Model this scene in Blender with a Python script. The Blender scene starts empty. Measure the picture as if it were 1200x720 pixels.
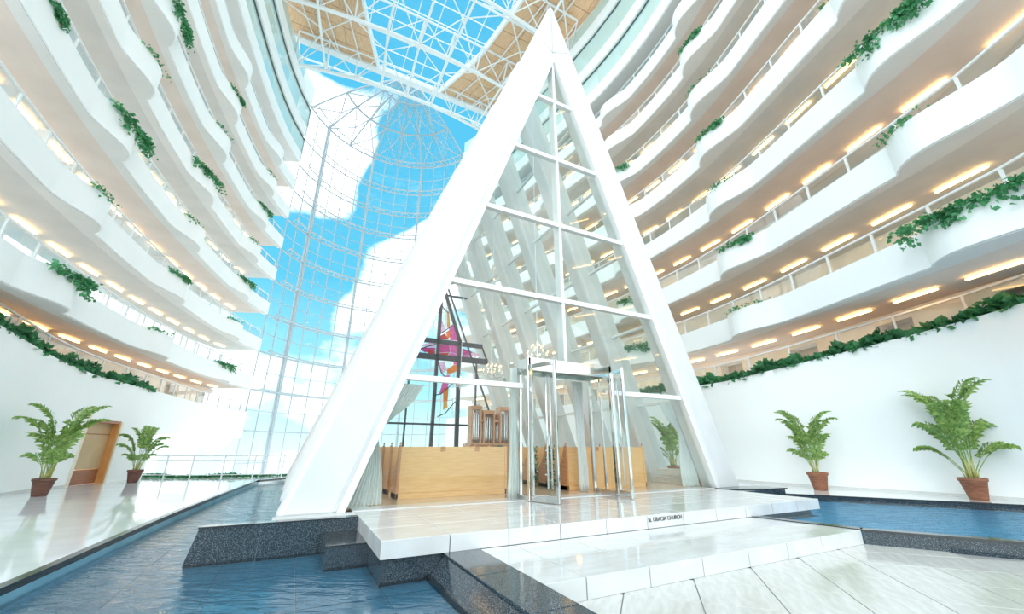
import bpy, bmesh, math, random
from mathutils import Vector, Matrix
PI = math.pi
sc = bpy.context.scene
COL = sc.collection
# ------------------------------------------------------------------ camera
PITCH, ROLL, YAW, EYE = math.radians(19.42), math.radians(0.1), math.radians(27.24), 1.3
fw = Vector((math.sin(YAW)*math.cos(PITCH), math.cos(YAW)*math.cos(PITCH), math.sin(PITCH)))
rt = Vector((math.cos(YAW), -math.sin(YAW), 0))
up = rt.cross(fw)
r2 = rt*math.cos(ROLL) + up*math.sin(ROLL)
u2 = up*math.cos(ROLL) - rt*math.sin(ROLL)
cd = bpy.data.cameras.new('camera')
cd.sensor_fit = 'HORIZONTAL'; cd.sensor_width = 36; cd.lens = 466.9/1200*36
cd.clip_start = 0.05; cd.clip_end = 500
cam = bpy.data.objects.new('camera', cd); COL.objects.link(cam)
cam.matrix_world = Matrix(((r2.x, u2.x, -fw.x, 0), (r2.y, u2.y, -fw.y, 0), (r2.z, u2.z, -fw.z, EYE), (0, 0, 0, 1)))
sc.camera = cam
# ------------------------------------------------------------------ view, sky, sun
sc.view_settings.view_transform = 'Standard'
sc.view_settings.look = 'None'
sc.view_settings.gamma = 1.0
sc.view_settings.exposure = 0.98
sc.cycles.max_bounces = 10
sc.cycles.diffuse_bounces = 5
sc.cycles.glossy_bounces = 4
sc.cycles.transparent_max_bounces = 40
sc.cycles.sample_clamp_indirect = 6.0
sc.cycles.caustics_reflective = False
sc.cycles.caustics_refractive = False
sc.cycles.use_denoising = True

world = bpy.data.worlds.new('sky'); sc.world = world
world.use_nodes = True
N, L = world.node_tree.nodes, world.node_tree.links
N.clear()
def nd(t, **k):
    n = N.new(t)
    for a, b in k.items():
        setattr(n, a, b)
    return n
tc = nd('ShaderNodeTexCoord')
sep = nd('ShaderNodeSeparateXYZ'); L.new(tc.outputs['Generated'], sep.inputs[0])
grad = nd('ShaderNodeValToRGB')
cr = grad.color_ramp
cr.elements[0].position = 0.0; cr.elements[0].color = (0.50, 0.68, 0.71, 1)
cr.elements[1].position = 0.75; cr.elements[1].color = (0.055, 0.32, 0.50, 1)
e = cr.elements.new(0.12); e.color = (0.27, 0.56, 0.64, 1)
e = cr.elements.new(0.36); e.color = (0.075, 0.365, 0.53, 1)
L.new(sep.outputs['Z'], grad.inputs[0])
mp = nd('ShaderNodeMapping'); mp.inputs['Location'].default_value = (0.35, 0.1, 0.55); mp.inputs['Scale'].default_value = (1, 1, 1.5)
L.new(tc.outputs['Generated'], mp.inputs[0])
nz = nd('ShaderNodeTexNoise'); nz.inputs['Scale'].default_value = 2.3; nz.inputs['Detail'].default_value = 7; nz.inputs['Roughness'].default_value = 0.55
L.new(mp.outputs[0], nz.inputs['Vector'])
# cumulus banks standing where the photograph shows them (soft lobes around a direction)
ns = nd('ShaderNodeMath', operation='MULTIPLY_ADD'); L.new(nz.outputs['Fac'], ns.inputs[0]); ns.inputs[1].default_value = 1.5; ns.inputs[2].default_value = -0.28
acc = ns.outputs[0]
for (dx, dy, dz, rad, amt) in ((-0.03, 0.81, 0.59, 0.12, 0.36), (-0.07, 0.77, 0.63, 0.10, 0.25), (0.22, 0.87, 0.44, 0.09, 0.42), (0.12, 0.93, 0.34, 0.07, 0.2), (0.05, 0.70, 0.70, 0.05, 0.12),
                               (0.17, 0.79, 0.59, 0.12, -0.5), (0.10, 0.85, 0.52, 0.08, -0.35), (-0.04, 0.92, 0.39, 0.12, -0.45), (-0.06, 0.96, 0.26, 0.07, -0.25), (0.10, 0.60, 0.79, 0.17, -0.45), (-0.05, 0.62, 0.78, 0.12, -0.4), (0.02, 0.99, 0.09, 0.06, 0.1)):
    v = Vector((dx, dy, dz)).normalized()
    sub = nd('ShaderNodeVectorMath', operation='DISTANCE'); L.new(tc.outputs['Generated'], sub.inputs[0]); sub.inputs[1].default_value = v
    mr = nd('ShaderNodeMapRange', interpolation_type='SMOOTHSTEP')
    mr.inputs['From Min'].default_value = rad*1.5; mr.inputs['From Max'].default_value = rad*0.3
    mr.inputs['To Min'].default_value = 0; mr.inputs['To Max'].default_value = amt
    L.new(sub.outputs['Value'], mr.inputs['Value'])
    ad = nd('ShaderNodeMath', operation='ADD'); L.new(acc, ad.inputs[0]); L.new(mr.outputs[0], ad.inputs[1]); acc = ad.outputs[0]
cl = nd('ShaderNodeValToRGB')
cl.color_ramp.elements[0].position = 0.42; cl.color_ramp.elements[0].color = (0, 0, 0, 1)
cl.color_ramp.elements[1].position = 0.66; cl.color_ramp.elements[1].color = (1, 1, 1, 1)
L.new(acc, cl.inputs[0])
mixc = nd('ShaderNodeMix', data_type='RGBA')
L.new(cl.outputs[0], mixc.inputs['Factor']); L.new(grad.outputs[0], mixc.inputs['A']); mixc.inputs['B'].default_value = (1.65, 1.6, 1.55, 1)
bg = nd('ShaderNodeBackground'); bg.inputs['Strength'].default_value = 0.95
L.new(mixc.outputs['Result'], bg.inputs['Color'])
wo = nd('ShaderNodeOutputWorld'); L.new(bg.outputs[0], wo.inputs[0])

sd = bpy.data.lights.new('sun', 'SUN'); sd.energy = 1.3; sd.angle = math.radians(80); sd.color = (1, 0.98, 0.95)
sun = bpy.data.objects.new('sun', sd); COL.objects.link(sun)
sun.rotation_euler = Vector((0.42, 0.62, -0.66)).to_track_quat('-Z', 'Y').to_euler()

# ------------------------------------------------------------------ materials
def material(name, color=(.8, .8, .8), rough=.5, metal=0.0, spec=.5, emit=None, estr=0, coat=0):
    m = bpy.data.materials.new(name); m.use_nodes = True
    b = m.node_tree.nodes['Principled BSDF']
    b.inputs['Base Color'].default_value = (*color, 1)
    b.inputs['Roughness'].default_value = rough
    b.inputs['Metallic'].default_value = metal
    b.inputs['Specular IOR Level'].default_value = spec
    b.inputs['Coat Weight'].default_value = coat
    if emit:
        b.inputs['Emission Color'].default_value = (*emit, 1); b.inputs['Emission Strength'].default_value = estr
    return m
def noisy(m, c1, c2, scale=5, stretch=(1, 1, 1), detail=4, lo=.35, hi=.65, bump=0, tex='noise'):
    nt = m.node_tree; n, l = nt.nodes, nt.links
    b = n['Principled BSDF']
    t = n.new('ShaderNodeTexCoord'); mpp = n.new('ShaderNodeMapping'); mpp.inputs['Scale'].default_value = stretch
    l.new(t.outputs['Object'], mpp.inputs[0])
    x = n.new('ShaderNodeTexNoise' if tex == 'noise' else 'ShaderNodeTexVoronoi')
    x.inputs['Scale'].default_value = scale
    if tex == 'noise': x.inputs['Detail'].default_value = detail
    l.new(mpp.outputs[0], x.inputs['Vector'])
    r = n.new('ShaderNodeValToRGB')
    r.color_ramp.elements[0].position = lo; r.color_ramp.elements[0].color = (*c1, 1)
    r.color_ramp.elements[1].position = hi; r.color_ramp.elements[1].color = (*c2, 1)
    l.new(x.outputs[0], r.inputs[0]); l.new(r.outputs[0], b.inputs['Base Color'])
    if bump:
        bp = n.new('ShaderNodeBump'); bp.inputs['Strength'].default_value = bump; bp.inputs['Distance'].default_value = .02
        l.new(x.outputs[0], bp.inputs['Height']); l.new(bp.outputs[0], b.inputs['Normal'])
    return m
def glassy(name, tint=(.95, .985, .98), refl=.12, rough=0.0, grazing=.5):
    m = bpy.data.materials.new(name); m.use_nodes = True
    n, l = m.node_tree.nodes, m.node_tree.links; n.clear()
    tr = n.new('ShaderNodeBsdfTransparent'); tr.inputs[0].default_value = (*tint, 1)
    gl = n.new('ShaderNodeBsdfGlossy'); gl.inputs['Roughness'].default_value = rough
    fr = n.new('ShaderNodeLayerWeight'); fr.inputs['Blend'].default_value = .11
    mr = n.new('ShaderNodeMapRange'); mr.inputs['To Min'].default_value = refl*.12; mr.inputs['To Max'].default_value = grazing
    l.new(fr.outputs['Facing'], mr.inputs['Value'])
    mx = n.new('ShaderNodeMixShader'); l.new(mr.outputs[0], mx.inputs[0]); l.new(tr.outputs[0], mx.inputs[1]); l.new(gl.outputs[0], mx.inputs[2])
    o = n.new('ShaderNodeOutputMaterial'); l.new(mx.outputs[0], o.inputs[0])
    return m
M = {}
M['plaster'] = noisy(material('white_plaster', rough=.65), (.94, .94, .935), (.965, .965, .96), 1.2)
M['paint'] = noisy(material('white_paint', rough=.35), (.70, .70, .695), (.74, .74, .735), 2.0)
M['steel_white'] = material('white_painted_steel', (.82, .84, .85), .4)
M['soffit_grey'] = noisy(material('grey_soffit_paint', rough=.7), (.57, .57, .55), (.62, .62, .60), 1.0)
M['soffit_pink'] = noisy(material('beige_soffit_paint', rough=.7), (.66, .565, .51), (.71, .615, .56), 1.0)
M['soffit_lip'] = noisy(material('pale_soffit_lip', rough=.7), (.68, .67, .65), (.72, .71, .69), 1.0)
M['wall_steel'] = material('pale_grey_blue_steel', (.50, .56, .60), .4)
M['wood_organ'] = noisy(material('amber_organ_wood', rough=.35), (.58, .27, .12), (.70, .37, .19), 3, (1, 1, 10), 5)
M['rail'] = material('white_rail', (.82, .82, .82), .35)
M['marble'] = noisy(material('white_marble', rough=.07, spec=.6), (.65, .64, .62), (.74, .74, .73), 2.2, (1, 3, 1), 6)
M['floor_white'] = noisy(material('polished_white_stone', rough=.06, spec=.7), (.80, .81, .81), (.87, .875, .88), 1.0, (1, 2, 1), 4)
M['limestone'] = noisy(material('cream_limestone', rough=.12, spec=.5), (.58, .56, .51), (.69, .68, .64), 3.0, (1, 5, 1), 6)
M['sillstone'] = noisy(material('beige_sill_stone', rough=.3), (.72, .67, .60), (.84, .80, .74), 4.0, (1, 1, 6), 4)
M['joint'] = material('grey_joint', (.30, .295, .29), .8)
g = material('dark_speckled_granite', rough=.12, spec=.6)
M['granite'] = noisy(g, (.35, .45, .50), (.022, .034, .045), 95, lo=.12, hi=.34, tex='voronoi')
M['granite_edge'] = material('polished_granite_edge', (.02, .025, .03), .12, spec=.7)
M['pool_tile'] = noisy(material('blue_pool_tile', rough=.35), (.15, .42, .62), (.20, .51, .71), 9, detail=5)
M['pool_blue'] = noisy(material('bright_blue_pool_lining', rough=.4), (.05, .30, .52), (.11, .42, .64), 3)
M['pool_joint'] = material('pale_pool_joint', (.40, .55, .62), .6)
M['rim_wall'] = noisy(material('pale_blue_pool_lining', rough=.15, spec=.7), (.20, .48, .62), (.28, .58, .72), 2.0)
M['wood_pew'] = noisy(material('honey_oak', rough=.35), (.74, .42, .17), (.82, .50, .23), 3, (1, 1, 14), 5)
M['wood_dark'] = noisy(material('brown_oak', rough=.4), (.46, .20, .09), (.60, .29, .14), 3, (1, 1, 10), 5)
M['wood_floor'] = noisy(material('pale_wood_floor', rough=.15), (.62, .42, .26), (.72, .53, .36), 3, (9, 1, 1), 5)
M['wood_ceiling'] = noisy(material('cedar_board', rough=.5), (.66, .40, .22), (.80, .54, .34), 3, (6, .6, 1), 5)
M['door_tan'] = noisy(material('tan_door_panel', rough=.5), (.62, .43, .24), (.68, .48, .28), 2)
M['door_brown'] = noisy(material('brown_door_panel', rough=.4), (.34, .12, .06), (.42, .17, .08), 3, (1, 1, 12))
M['door_jamb'] = noisy(material('amber_door_jamb', rough=.35), (.62, .27, .08), (.72, .34, .12), 3, (8, 8, 1))
M['casing'] = material('cream_door_casing', (.86, .76, .62), .4)
M['corridor'] = noisy(material('pale_corridor_wall', rough=.6), (.82, .82, .80), (.87, .87, .85), 2)
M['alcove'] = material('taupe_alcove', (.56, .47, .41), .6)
M['beige_wall'] = noisy(material('beige_corridor_wall', rough=.6), (.80, .72, .64), (.84, .77, .70), 2)
M['chrome'] = material('polished_stainless_steel', (.78, .78, .77), .08, metal=1.0)
M['darkbar'] = material('charcoal_frame', (.035, .045, .065), .4)
M['pipe'] = material('tin_organ_pipe', (.75, .76, .77), .22, metal=1.0)
M['terracotta'] = noisy(material('terracotta', rough=.7), (.24, .085, .045), (.36, .15, .085), 5, (1, 1, 6))
M['pot_brown'] = noisy(material('dark_brown_clay', rough=.6), (.13, .05, .035), (.22, .095, .065), 5, (1, 1, 6))
M['soil'] = noisy(material('potting_soil', rough=.9), (.03, .02, .015), (.08, .05, .03), 20)
M['lamp_warm'] = material('warm_cove_lamp', (1, .8, .5), .5, emit=(1.0, .56, .18), estr=8)
M['bulb'] = material('warm_candle_bulb', (1, .8, .5), .5, emit=(1.0, .55, .25), estr=1.6)
M['letter'] = material('bronze_lettering', (.13, .12, .11), .4, metal=.3)
M['dark_line'] = material('dark_metal_lip', (.10, .12, .12), .3)
def leafmat(name, c1, c2):
    m = noisy(material(name, rough=.45), c1, c2, 1.7, detail=6, lo=.3, hi=.7)
    n, l = m.node_tree.nodes, m.node_tree.links
    b = n['Principled BSDF']; out = n['Material Output']
    src = b.inputs['Base Color'].links[0].from_socket
    t = n.new('ShaderNodeBsdfTranslucent'); l.new(src, t.inputs[0])
    mx = n.new('ShaderNodeMixShader'); mx.inputs[0].default_value = .35
    l.new(b.outputs[0], mx.inputs[1]); l.new(t.outputs[0], mx.inputs[2]); l.new(mx.outputs[0], out.inputs[0])
    return m
M['ivy'] = leafmat('ivy_leaf', (.025, .19, .065), (.13, .44, .19))
M['hedge'] = leafmat('hedge_leaf', (.015, .12, .045), (.10, .36, .15))
M['palm'] = leafmat('palm_leaf', (.10, .29, .05), (.60, .74, .24))
M['palm'].node_tree.nodes['Noise Texture'].inputs['Scale'].default_value = 16
M['stem'] = noisy(material('palm_stem', rough=.5), (.38, .40, .10), (.62, .58, .22), 6)
M['flower'] = material('white_petal', (.88, .88, .84), .6)
M['glass'] = glassy('clear_glass', (.985, .995, .993), .10, grazing=.4)
M['chapel_glass'] = glassy('greenish_chapel_glass', (.968, .99, .98), .12, grazing=.4)
M['rail_glass'] = glassy('railing_glass', (.95, .985, .98), .22, grazing=.6)
M['sky_glass'] = glassy('curtain_wall_glass', (.965, .993, .997), .05, grazing=.25)
def pearl(name, tint):
    m = material(name, tint, .08, spec=.9)
    return m
M['band_glass'] = material('green_tinted_band_glass', (.62, .80, .77), .06, spec=1.0, coat=.6)
def coloured(name, c, f=.45):
    m = bpy.data.materials.new(name); m.use_nodes = True
    n, l = m.node_tree.nodes, m.node_tree.links; n.clear()
    tr = n.new('ShaderNodeBsdfTransparent'); tr.inputs[0].default_value = (*c, 1)
    b = n.new('ShaderNodeBsdfDiffuse'); b.inputs[0].default_value = (*c, 1)
    t = n.new('ShaderNodeTexNoise'); t.inputs['Scale'].default_value = 5
    mp_ = n.new('ShaderNodeMapRange'); mp_.inputs['To Min'].default_value = f-.2; mp_.inputs['To Max'].default_value = f+.25
    l.new(t.outputs[0], mp_.inputs['Value'])
    mx = n.new('ShaderNodeMixShader'); l.new(mp_.outputs[0], mx.inputs[0]); l.new(tr.outputs[0], mx.inputs[1]); l.new(b.outputs[0], mx.inputs[2])
    o = n.new('ShaderNodeOutputMaterial'); l.new(mx.outputs[0], o.inputs[0])
    return m
M['sg_pink'] = coloured('pink_art_glass', (.95, .25, .62)); M['sg_magenta'] = coloured('magenta_art_glass', (.85, .10, .45))
M['sg_red'] = coloured('red_art_glass', (.85, .08, .06)); M['sg_orange'] = coloured('orange_art_glass', (1.0, .42, .06))
M['sg_amber'] = coloured('amber_art_glass', (1.0, .60, .18)); M['sg_pale'] = coloured('pale_pink_art_glass', (.98, .72, .84), .3)
def sheer(name):
    m = bpy.data.materials.new(name); m.use_nodes = True
    n, l = m.node_tree.nodes, m.node_tree.links; n.clear()
    d = n.new('ShaderNodeBsdfDiffuse'); d.inputs[0].default_value = (.88, .91, .90, 1)
    t = n.new('ShaderNodeBsdfTranslucent'); t.inputs[0].default_value = (.88, .91, .90, 1)
    tr = n.new('ShaderNodeBsdfTransparent')
    a = n.new('ShaderNodeMixShader'); a.inputs[0].default_value = .4; l.new(d.outputs[0], a.inputs[1]); l.new(t.outputs[0], a.inputs[2])
    b = n.new('ShaderNodeMixShader'); b.inputs[0].default_value = .18; l.new(a.outputs[0], b.inputs[1]); l.new(tr.outputs[0], b.inputs[2])
    o = n.new('ShaderNodeOutputMaterial'); l.new(b.outputs[0], o.inputs[0])
    return m
M['curtain'] = sheer('sheer_white_curtain')
def water(name, tint, scale, strength, ior=1.36, cap=1.0):
    m = bpy.data.materials.new(name); m.use_nodes = True
    n, l = m.node_tree.nodes, m.node_tree.links; n.clear()
    t = n.new('ShaderNodeTexCoord'); mpp = n.new('ShaderNodeMapping'); mpp.inputs['Scale'].default_value = (1.0, 1.0, 1)
    mpp.inputs['Rotation'].default_value = (0, 0, YAW)
    l.new(t.outputs['Object'], mpp.inputs[0])
    mp2 = n.new('ShaderNodeMapping'); mp2.inputs['Scale'].default_value = (.55, 1.5, 1); l.new(mpp.outputs[0], mp2.inputs[0])
    z = n.new('ShaderNodeTexNoise'); z.inputs['Scale'].default_value = scale; z.inputs['Detail'].default_value = 3; z.inputs['Distortion'].default_value = .6
    l.new(mp2.outputs[0], z.inputs['Vector'])
    bp = n.new('ShaderNodeBump'); bp.inputs['Strength'].default_value = strength; bp.inputs['Distance'].default_value = .05
    l.new(z.outputs[0], bp.inputs['Height'])
    tr = n.new('ShaderNodeBsdfTransparent'); tr.inputs[0].default_value = (*tint, 1)
    gl = n.new('ShaderNodeBsdfGlossy'); gl.inputs['Roughness'].default_value = .02; l.new(bp.outputs[0], gl.inputs['Normal'])
    fr = n.new('ShaderNodeFresnel'); fr.inputs['IOR'].default_value = ior; l.new(bp.outputs[0], fr.inputs['Normal'])
    cp = n.new('ShaderNodeMath'); cp.operation = 'MULTIPLY'; cp.inputs[1].default_value = cap; l.new(fr.outputs[0], cp.inputs[0])
    mx = n.new('ShaderNodeMixShader'); l.new(cp.outputs[0], mx.inputs[0]); l.new(tr.outputs[0], mx.inputs[1]); l.new(gl.outputs[0], mx.inputs[2])
    o = n.new('ShaderNodeOutputMaterial'); l.new(mx.outputs[0], o.inputs[0])
    return m
M['water'] = water('pool_water', (.80, .93, .97), 6.0, .3, 1.65)
M['water_right'] = water('right_pool_water', (.75, .92, .98), 6.0, .45, 1.36, .5)

# ------------------------------------------------------------------ mesh helpers
class MB:
    def __init__(s): s.v = []; s.f = []
    def box(s, x0, x1, y0, y1, z0, z1):
        b = len(s.v)
        s.v += [(x0, y0, z0), (x1, y0, z0), (x1, y1, z0), (x0, y1, z0), (x0, y0, z1), (x1, y0, z1), (x1, y1, z1), (x0, y1, z1)]
        s.f += [tuple(b+i for i in q) for q in ((0, 3, 2, 1), (4, 5, 6, 7), (0, 1, 5, 4), (1, 2, 6, 5), (2, 3, 7, 6), (3, 0, 4, 7))]
        return s
    def prism(s, pts, z0, z1):                      # pts: xy polygon
        a = sum(pts[i][0]*pts[(i+1) % len(pts)][1]-pts[(i+1) % len(pts)][0]*pts[i][1] for i in range(len(pts)))
        if a < 0: pts = pts[::-1]
        b, n = len(s.v), len(pts)
        s.v += [(p[0], p[1], z0) for p in pts] + [(p[0], p[1], z1) for p in pts]
        s.f.append(tuple(b+n-1-i for i in range(n))); s.f.append(tuple(b+n+i for i in range(n)))
        s.f += [(b+i, b+(i+1) % n, b+n+(i+1) % n, b+n+i) for i in range(n)]
        return s
    def slabxz(s, pts, y0, y1):                     # pts: xz polygon, thickness along y
        a = sum(pts[i][0]*pts[(i+1) % len(pts)][1]-pts[(i+1) % len(pts)][0]*pts[i][1] for i in range(len(pts)))
        if a < 0: pts = pts[::-1]
        b, n = len(s.v), len(pts)
        s.v += [(p[0], y0, p[1]) for p in pts] + [(p[0], y1, p[1]) for p in pts]
        s.f.append(tuple(b+i for i in range(n))); s.f.append(tuple(b+n+n-1-i for i in range(n)))
        s.f += [(b+(i+1) % n, b+i, b+n+i, b+n+(i+1) % n) for i in range(n)]
        return s
    def tube(s, pts, r, n=8, closed=False, r1=None):
        pts = [Vector(p) for p in pts]; b = len(s.v); m = len(pts)
        for i, p in enumerate(pts):
            if closed: t = pts[(i+1) % m]-pts[i-1]
            else: t = pts[min(i+1, m-1)]-pts[max(i-1, 0)]
            t.normalize()
            a = Vector((0, 0, 1)) if abs(t.z) < .95 else Vector((1, 0, 0))
            u = t.cross(a).normalized(); w = u.cross(t)
            rr = r if r1 is None else r+(r1-r)*i/(m-1)
            for k in range(n):
                c = 2*PI*k/n
                s.v.append(tuple(p+(u*math.cos(c)+w*math.sin(c))*rr))
        for i in range(m if closed else m-1):
            j = (i+1) % m
            s.f += [(b+i*n+k, b+j*n+k, b+j*n+(k+1) % n, b+i*n+(k+1) % n) for k in range(n)]
        if not closed:
            s.f.append(tuple(b+k for k in range(n))); s.f.append(tuple(b+(m-1)*n+n-1-k for k in range(n)))
        return s
    def beam(s, p, q, w, h, upv=(0, 0, 1)):         # rectangular bar between two points
        p, q = Vector(p), Vector(q); t = (q-p).normalized()
        u = t.cross(Vector(upv)); u = u.normalized() if u.length > 1e-4 else Vector((1, 0, 0)); v = u.cross(t)
        b = len(s.v)
        for c in (p, q):
            for a, d in ((-1, -1), (1, -1), (1, 1), (-1, 1)):
                s.v.append(tuple(c+u*(a*w/2)+v*(d*h/2)))
        s.f += [tuple(b+i for i in q4) for q4 in ((0, 1, 2, 3), (7, 6, 5, 4), (0, 4, 5, 1), (1, 5, 6, 2), (2, 6, 7, 3), (3, 7, 4, 0))]
        return s
    def lathe(s, prof, n=20, c=(0, 0, 0)):
        b, m = len(s.v), len(prof)
        for r, z in prof:
            for k in range(n):
                s.v.append((c[0]+r*math.cos(2*PI*k/n), c[1]+r*math.sin(2*PI*k/n), c[2]+z))
        for i in range(m-1):
            s.f += [(b+i*n+k, b+i*n+(k+1) % n, b+(i+1)*n+(k+1) % n, b+(i+1)*n+k) for k in range(n)]
        s.f.append(tuple(b+n-1-k for k in range(n))); s.f.append(tuple(b+(m-1)*n+k for k in range(n)))
        return s
    def sweep(s, rings):                            # list of equal-length closed rings
        b, n = len(s.v), len(rings[0])
        for r in rings: s.v += [tuple(p) for p in r]
        for i in range(len(rings)-1):
            s.f += [(b+i*n+k, b+(i+1)*n+k, b+(i+1)*n+(k+1) % n, b+i*n+(k+1) % n) for k in range(n)]
        s.f.append(tuple(b+k for k in range(n))); s.f.append(tuple(b+(len(rings)-1)*n+n-1-k for k in range(n)))
        return s
    def quad(s, a, b_, c, d):
        b = len(s.v); s.v += [tuple(a), tuple(b_), tuple(c), tuple(d)]; s.f.append((b, b+1, b+2, b+3)); return s
    def mesh(s, name, mat, bevel=0, smooth=False, fix=True):
        me = bpy.data.meshes.new(name); me.from_pydata(s.v, [], s.f)
        if fix or bevel:
            bm = bmesh.new(); bm.from_mesh(me)
            if fix: bmesh.ops.recalc_face_normals(bm, faces=bm.faces)
            if bevel:
                ed = [e_ for e_ in bm.edges if len(e_.link_faces) == 2 and e_.calc_face_angle(0) > .5]
                bmesh.ops.bevel(bm, geom=ed, offset=bevel, segments=2, affect='EDGES', profile=.5)
            bm.to_mesh(me); bm.free()
        me.materials.append(M[mat] if isinstance(mat, str) else mat)
        if smooth:
            for p in me.polygons: p.use_smooth = True
        return me
def put(name, me, parent=None, loc=(0, 0, 0), rot=(0, 0, 0), scale=(1, 1, 1)):
    o = bpy.data.objects.new(name, me); COL.objects.link(o)
    o.location = loc; o.rotation_euler = rot; o.scale = scale
    if parent: o.parent = parent
    return o
def build(name, mb, mat, parent=None, bevel=0, smooth=False, fix=True):
    return put(name, mb.mesh(name, mat, bevel, smooth, fix), parent)
def tag(o, label=None, cat=None, group=None, kind=None):
    if label: o['label'] = label
    if cat: o['category'] = cat
    if group: o['group'] = group
    if kind: o['kind'] = kind
    return o
def thing(name, label, cat, loc=(0, 0, 0), rz=0, group=None, kind=None):
    o = bpy.data.objects.new(name, None); COL.objects.link(o); o.empty_display_size = .2
    o.location = loc; o.rotation_euler = (0, 0, rz)
    return tag(o, label, cat, group, kind)
UNIT = {}
def unit(mat):                                      # one shared unit box per material
    if mat not in UNIT: UNIT[mat] = MB().box(-.5, .5, -.5, .5, -.5, .5).mesh('box_'+mat, mat)
    return UNIT[mat]
def brick(name, mat, parent, x0, x1, y0, y1, z0, z1):
    return put(name, unit(mat), parent, ((x0+x1)/2, (y0+y1)/2, (z0+z1)/2), (0, 0, 0), (x1-x0, y1-y0, z1-z0))
def bar(name, mat, parent, p, q, w, h):             # shared unit box laid between two points (horizontal-ish)
    p, q = Vector(p), Vector(q); d = q-p
    return put(name, unit(mat), parent, (p+q)/2, d.to_track_quat('X', 'Z').to_euler(), (d.length, w, h))
def spline(P, n=40):
    P = [Vector(p) for p in P]; P = [2*P[0]-P[1]]+P+[2*P[-1]-P[-2]]; o = []
    for i in range(1, len(P)-2):
        a, b, c, d = P[i-1:i+3]
        for k in range(n):
            t = k/n
            o.append(.5*((2*b)+(c-a)*t+(2*a-5*b+4*c-d)*t*t+(3*b-a-3*c+d)*t**3))
    o.append(P[-2]); return o
class Path:                                         # plan curve; inner normal points into the atrium
    def __init__(s, P, inward):
        s.p = spline([Vector((x, y)) for x, y in P]); s.s = [0]
        for a, b in zip(s.p, s.p[1:]): s.s.append(s.s[-1]+(b-a).length)
        s.len = s.s[-1]; s.sg = inward
    def at(s, t):
        t = min(max(t, 0), s.len-1e-6); lo, hi = 0, len(s.s)-1
        while hi-lo > 1:
            m = (lo+hi)//2
            if s.s[m] <= t: lo = m
            else: hi = m
        f = (t-s.s[lo])/(s.s[hi]-s.s[lo]); p = s.p[lo].lerp(s.p[hi], f)
        d = (s.p[hi]-s.p[lo]).normalized()
        return p, d, Vector((d.y, -d.x))*s.sg
    def off(s, t, o):
        p, d, n = s.at(t); return p+n*o
    def of_y(s, y):                                 # arc length where the curve passes y
        return min(range(len(s.p)), key=lambda i: abs(s.p[i].y-y) + (0 if s.p[i].y > -4 else 9)) and s.s[min(range(len(s.p)), key=lambda i: abs(s.p[i].y-y))]

LEFT = Path([(-5.3, 1.5), (-6.35, 5), (-6.85, 9), (-7.0, 12.5), (-6.93, 15.5), (-6.72, 18.5), (-6.35, 21.5), (-5.85, 24.5), (-5.15, 28), (-4.3, 31.2), (-3.2, 34.0)], 1)
RIGHT = Path([(10.2, -1.5), (11.5, .4), (12.3, 2), (12.95, 4), (13.95, 7), (14.65, 9.5), (15.05, 12.2), (15.15, 15), (14.95, 18), (14.6, 21), (14.1, 24.5), (13.45, 28), (12.6, 31.2), (11.4, 34.0)], -1)
BUL_L = [(7.0, 9.5), (14.0, 16.5), (20.8, 23.8), (28.2, 31.0)]
BUL_R = [(.7, 3.05), (7.05, 9.55), (13.6, 16.2), (20.2, 23.0), (26.8, 29.4)]
def bulges(path, B): return [(path.of_y(a), path.of_y(b)) for a, b in B]
def bulge_at(t, bl):
    for a, b in bl:
        if a < t < b: return .42*math.sin(PI*((t-a)/(b-a))**1.7)**.8
    return 0
ZB = {2: 5.14, 3: 7.90, 4: 10.72, 5: 13.54, 6: 16.30, 7: 19.05, 8: 21.85, 9: 24.50, 10: 27.30, 11: 30.60}
FH = .89
ORD = {2: 'lowest', 3: 'second', 4: 'third', 5: 'fourth', 6: 'fifth', 7: 'sixth', 8: 'seventh', 9: 'eighth', 10: 'ninth', 11: 'topmost'}
def samples(path, bl, t0, t1, ds=.3):
    T = set()
    n = int((t1-t0)/ds)
    for i in range(n+1): T.add(round(t0+(t1-t0)*i/n, 3))
    for a, b in bl:
        for k in range(17): T.add(round(a+(b-a)*k/16, 3))
        T.add(round(a-.01, 3)); T.add(round(b+.01, 3))
    return sorted(t for t in T if t0 <= t <= t1)
def ribbon(path, T, fo, fi, z0, z1):                # closed box section following the curve
    rings = []
    for t in T:
        p, d, n = path.at(t); a = p+n*fo(t); b = p+n*fi(t)
        za, zb_ = (z0(t) if callable(z0) else z0), (z1(t) if callable(z1) else z1)
        rings.append([(a.x, a.y, za), (a.x, a.y, zb_), (b.x, b.y, zb_), (b.x, b.y, za)])
    return MB().sweep(rings)

# ------------------------------------------------------------------ balconies
PANEL = 1.36
def railing_run(path, parent, t0, t1, off, zbase, h, zf=None):
    n = max(1, int((t1-t0)/PANEL))
    zz = (lambda t: zbase) if zf is None else zf
    for i in range(n+1):
        t = t0+(t1-t0)*i/n; p = path.off(t, off); p2, d, nn = path.at(t)
        put('post', unit('rail'), parent, (p.x, p.y, zz(t)+h/2), (0, 0, math.atan2(d.y, d.x)), (.055, .05, h))
        if i < n:
            q = path.off(t+(t1-t0)/n, off); z1 = zz(t+(t1-t0)/n); m = (p+q)/2
            ang = math.atan2(q.y-p.y, q.x-p.x); ln = (q-p).length
            put('glass_panel', unit('rail_glass'), parent, (m.x, m.y, (zz(t)+z1)/2+h*.5), (0, 0, ang), (ln-.08, .012, h-.1))
            bar('top_rail', 'rail', parent, (p.x, p.y, zz(t)+h), (q.x, q.y, z1+h), .06, .05)
            bar('bottom_rail', 'rail', parent, (p.x, p.y, zz(t)+.05), (q.x, q.y, z1+.05), .04, .03)
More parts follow.
